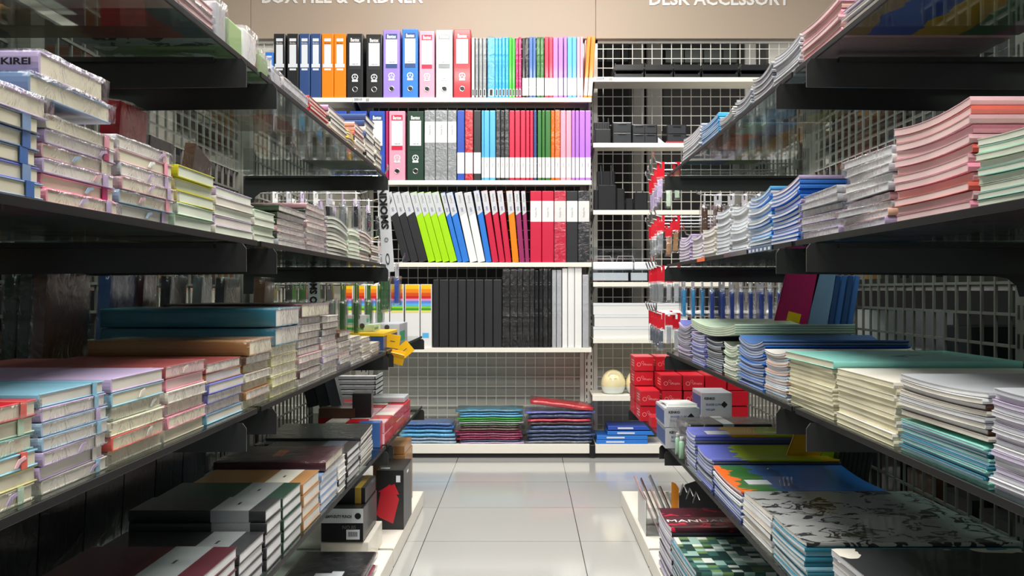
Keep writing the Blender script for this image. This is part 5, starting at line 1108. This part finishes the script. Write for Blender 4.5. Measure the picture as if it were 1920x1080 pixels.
# base deck, right-side run
z0 = .0605
e = empty('magazine_file', (.46, 3.35, z0), 'clear magazine holder full of tilted brochures on the right-side deck', 'holder')
newobj('shell', lambda bm: (box(bm, -.075, -.072, -.12, .12, 0, .12), box(bm, .072, .075, -.12, .12, 0, .12), box(bm, -.075, .075, -.12, -.117, 0, .09), box(bm, -.075, .075, -.12, .12, 0, .003)), 'acrylic', e)
newobj('white_sleeve', lambda bm: box(bm, -.0765, -.0755, -.12, .10, .0, .11), 'white_card', e)
for i, (c, hh_) in enumerate((('rose', .20), ('maroon', .19), ('rose', .15), ('slate', .20), ('maroon', .16), ('silver', .14))):
    tag(newobj('brochure', lambda bm: poly(bm, [(-.1, 0), (.1-.02*(i % 3), 0), (.1-.02*(i % 3), hh_*.8), (-.07, hh_)], .003, 'x'), 'board_cover', None, (.43+.017*i, 3.35, z0+.004), (0, -.40, 0), c), '%s brochure, %s in the clear magazine holder' % (c, FIRST[i]), 'brochure', 'brochures in the magazine holder')
e = empty('steel_bookend', (.53, 3.16, z0), 'dark rounded file holder standing beside the magazine holder', 'holder')
newobj('panel', lambda bm: poly(bm, [(-.05, 0), (.10, 0), (.10, .19), (.0, .19), (-.03, .18), (-.05, .15)], .004, 'y'), 'smoke_plastic', e)
newobj('tab', lambda bm: poly(bm, [(-.075, .09), (-.055, .075), (-.052, .17), (-.062, .185), (-.075, .19)], .006, 'y'), mat('orange_tab', 'e8901c', .35, coat=.4), e, (0, -.012, 0))
newobj('ring', lambda bm: [tube(bm, [(-.05+.02*k, -.02, .15-.012*k), (-.04+.02*k, -.02, .185-.012*k), (-.028+.02*k, -.02, .16-.012*k)], .003) for k in range(3)], 'chrome', e)
for i in range(4):
    tag(newobj('black_holder', lambda bm: box(bm, 0, .045, 0, .16, 0, .17, 0, .003), 'black_plastic', None, (.60+.05*i, 2.985, z0), (0, 0, 0)), 'black desk file box, %s of four in the dark deck corner' % FIRST[i], 'file box', 'black file boxes on the deck')
mat('red_dark_print', '6a1a24', .35, coat=.5)
def deckstack(y0, y1, h, n, cols, where, top, page, L, edge, amp=0, tilt=0):
    W = y1-y0; T = h/n; z = z0
    for i in range(n):
        c = cols[i % len(cols)]; k = i/(n-1); zo = -(min(amp, 0)+min(tilt, 0))*k
        mc, mp = soft_mesh(1, L, W, T-.0005, amp*k, tilt*k, 'board_cover')
        o = obj('schoolbook', mc, None, (edge+R.uniform(0, .006), (y0+y1)/2+R.uniform(-.003, .003), z+zo), (0, 0, R.uniform(-.01, .01)), lighten(RGB[c], R.uniform(.9, 1.1)))
        if i == n-1: o.data = o.data.copy(); o.data.materials[0] = MATS[top]
        obj('page_block', mp, o, col=PAGE[page]); tag(o, '%s schoolbook, %s in the %s' % (c.replace('_', ' '), ordt(n-1-i, n), where), 'notebook', 'schoolbooks in the '+where); z += T
    return z
print_mat('red_cover', 'maroon', 'crimson', 16, 'maroon', .58)
zz = deckstack(2.62, 2.86, .165, 14, ('charcoal', 'lilac', 'silver'), 'red-covered stack on the right-side deck', 'red_cover', 'lilacw', .25, .375, .006)
text('cover_title', 'MANUAL', .04, 'text_white', None, (.46, 2.72, zz+.0075), (0, 0, 0), .0003); bpy.data.objects['cover_title']['label'] = 'white title printed across the dark red top book'
t_ = bpy.data.objects['cover_title']; t_.parent = None
for o_ in [o for o in C.objects if o.name.startswith('schoolbook') and 'topmost in the red-covered stack' in o.get('label', '')]:
    t_.parent = o_; t_.location = (t_.location.x-o_.location.x, t_.location.y-o_.location.y, .0128-.0+0)
    del t_['label']
deckstack(2.24, 2.60, .150, 16, ('teal', 'dark_green', 'teal'), 'teal checkered stack on the right-side deck', 'teal_checker', 'greyw', .26, .375, .003, -.01)
deckstack(1.90, 2.22, .14, 14, ('navy', 'dark_green', 'silver'), 'navy stack at frame bottom', 'teal_checker', 'greyw', .26, .38, .003)
tag(newobj('paper_cutter', lambda bm: (box(bm, 0, .04, 0, .012, 0, .02, 0, .004),), 'orange_tab', None, (.365+.02, 2.90, z0+.10), (0, 0, 0)), 'orange plastic cutter tab over the red-covered stack', 'cutter')

# ------------------------------------------------------------------ neighbouring aisle seen through the mesh
mat('tan_board', '9a7648', .6); mat('shelf_dark', '33322f', .5)
for s in (-1, 1):
    for i, (zsn, ln) in enumerate(((.30, 'lowest'), (.60, 'second'), (.88, 'third'), (1.2, 'top'))):
        e = empty('neighbour_shelf', (s*1.10, 2.4, zsn), '%s dark shelf of the next aisle behind the %s mesh' % (ln, SIDE[s]), 'shelf', 'shelves of the next aisle')
        newobj('board', lambda bm: box(bm, -.2, .2, -1.9, 1.9, -.02, 0), 'shelf_dark', e)
        newobj('front_rail', lambda bm: box(bm, s*.2, s*.206, -1.9, 1.9, -.03, .004), 'chrome', e)
    for i in range(14):
        y = .9+.2*i
        for zsn, ln in ((.30, 'lowest'), (.60, 'second'), (.88, 'third'), (1.2, 'top')):
            if R.random() < .15: continue
            c = R.choice(['tan', 'tan', 'brown', 'charcoal']) if zsn == .88 else ('white' if zsn == .60 and s > 0 and y > 2.2 else R.choice(['charcoal', 'black', 'charcoal', 'brown']))
            cc = lin('9a7648') if c == 'tan' else c
            carton('stock_box', s*.93, s*(1.12+R.uniform(0, .06)), y, y+R.uniform(.12, .17), zsn, R.uniform(.10, .2), cc, '%s stock box, %s along the %s next-aisle shelf behind the %s mesh' % (c, (FIRST+['fourteenth'])[i], ln, SIDE[s]), group='stock boxes in the next aisle')
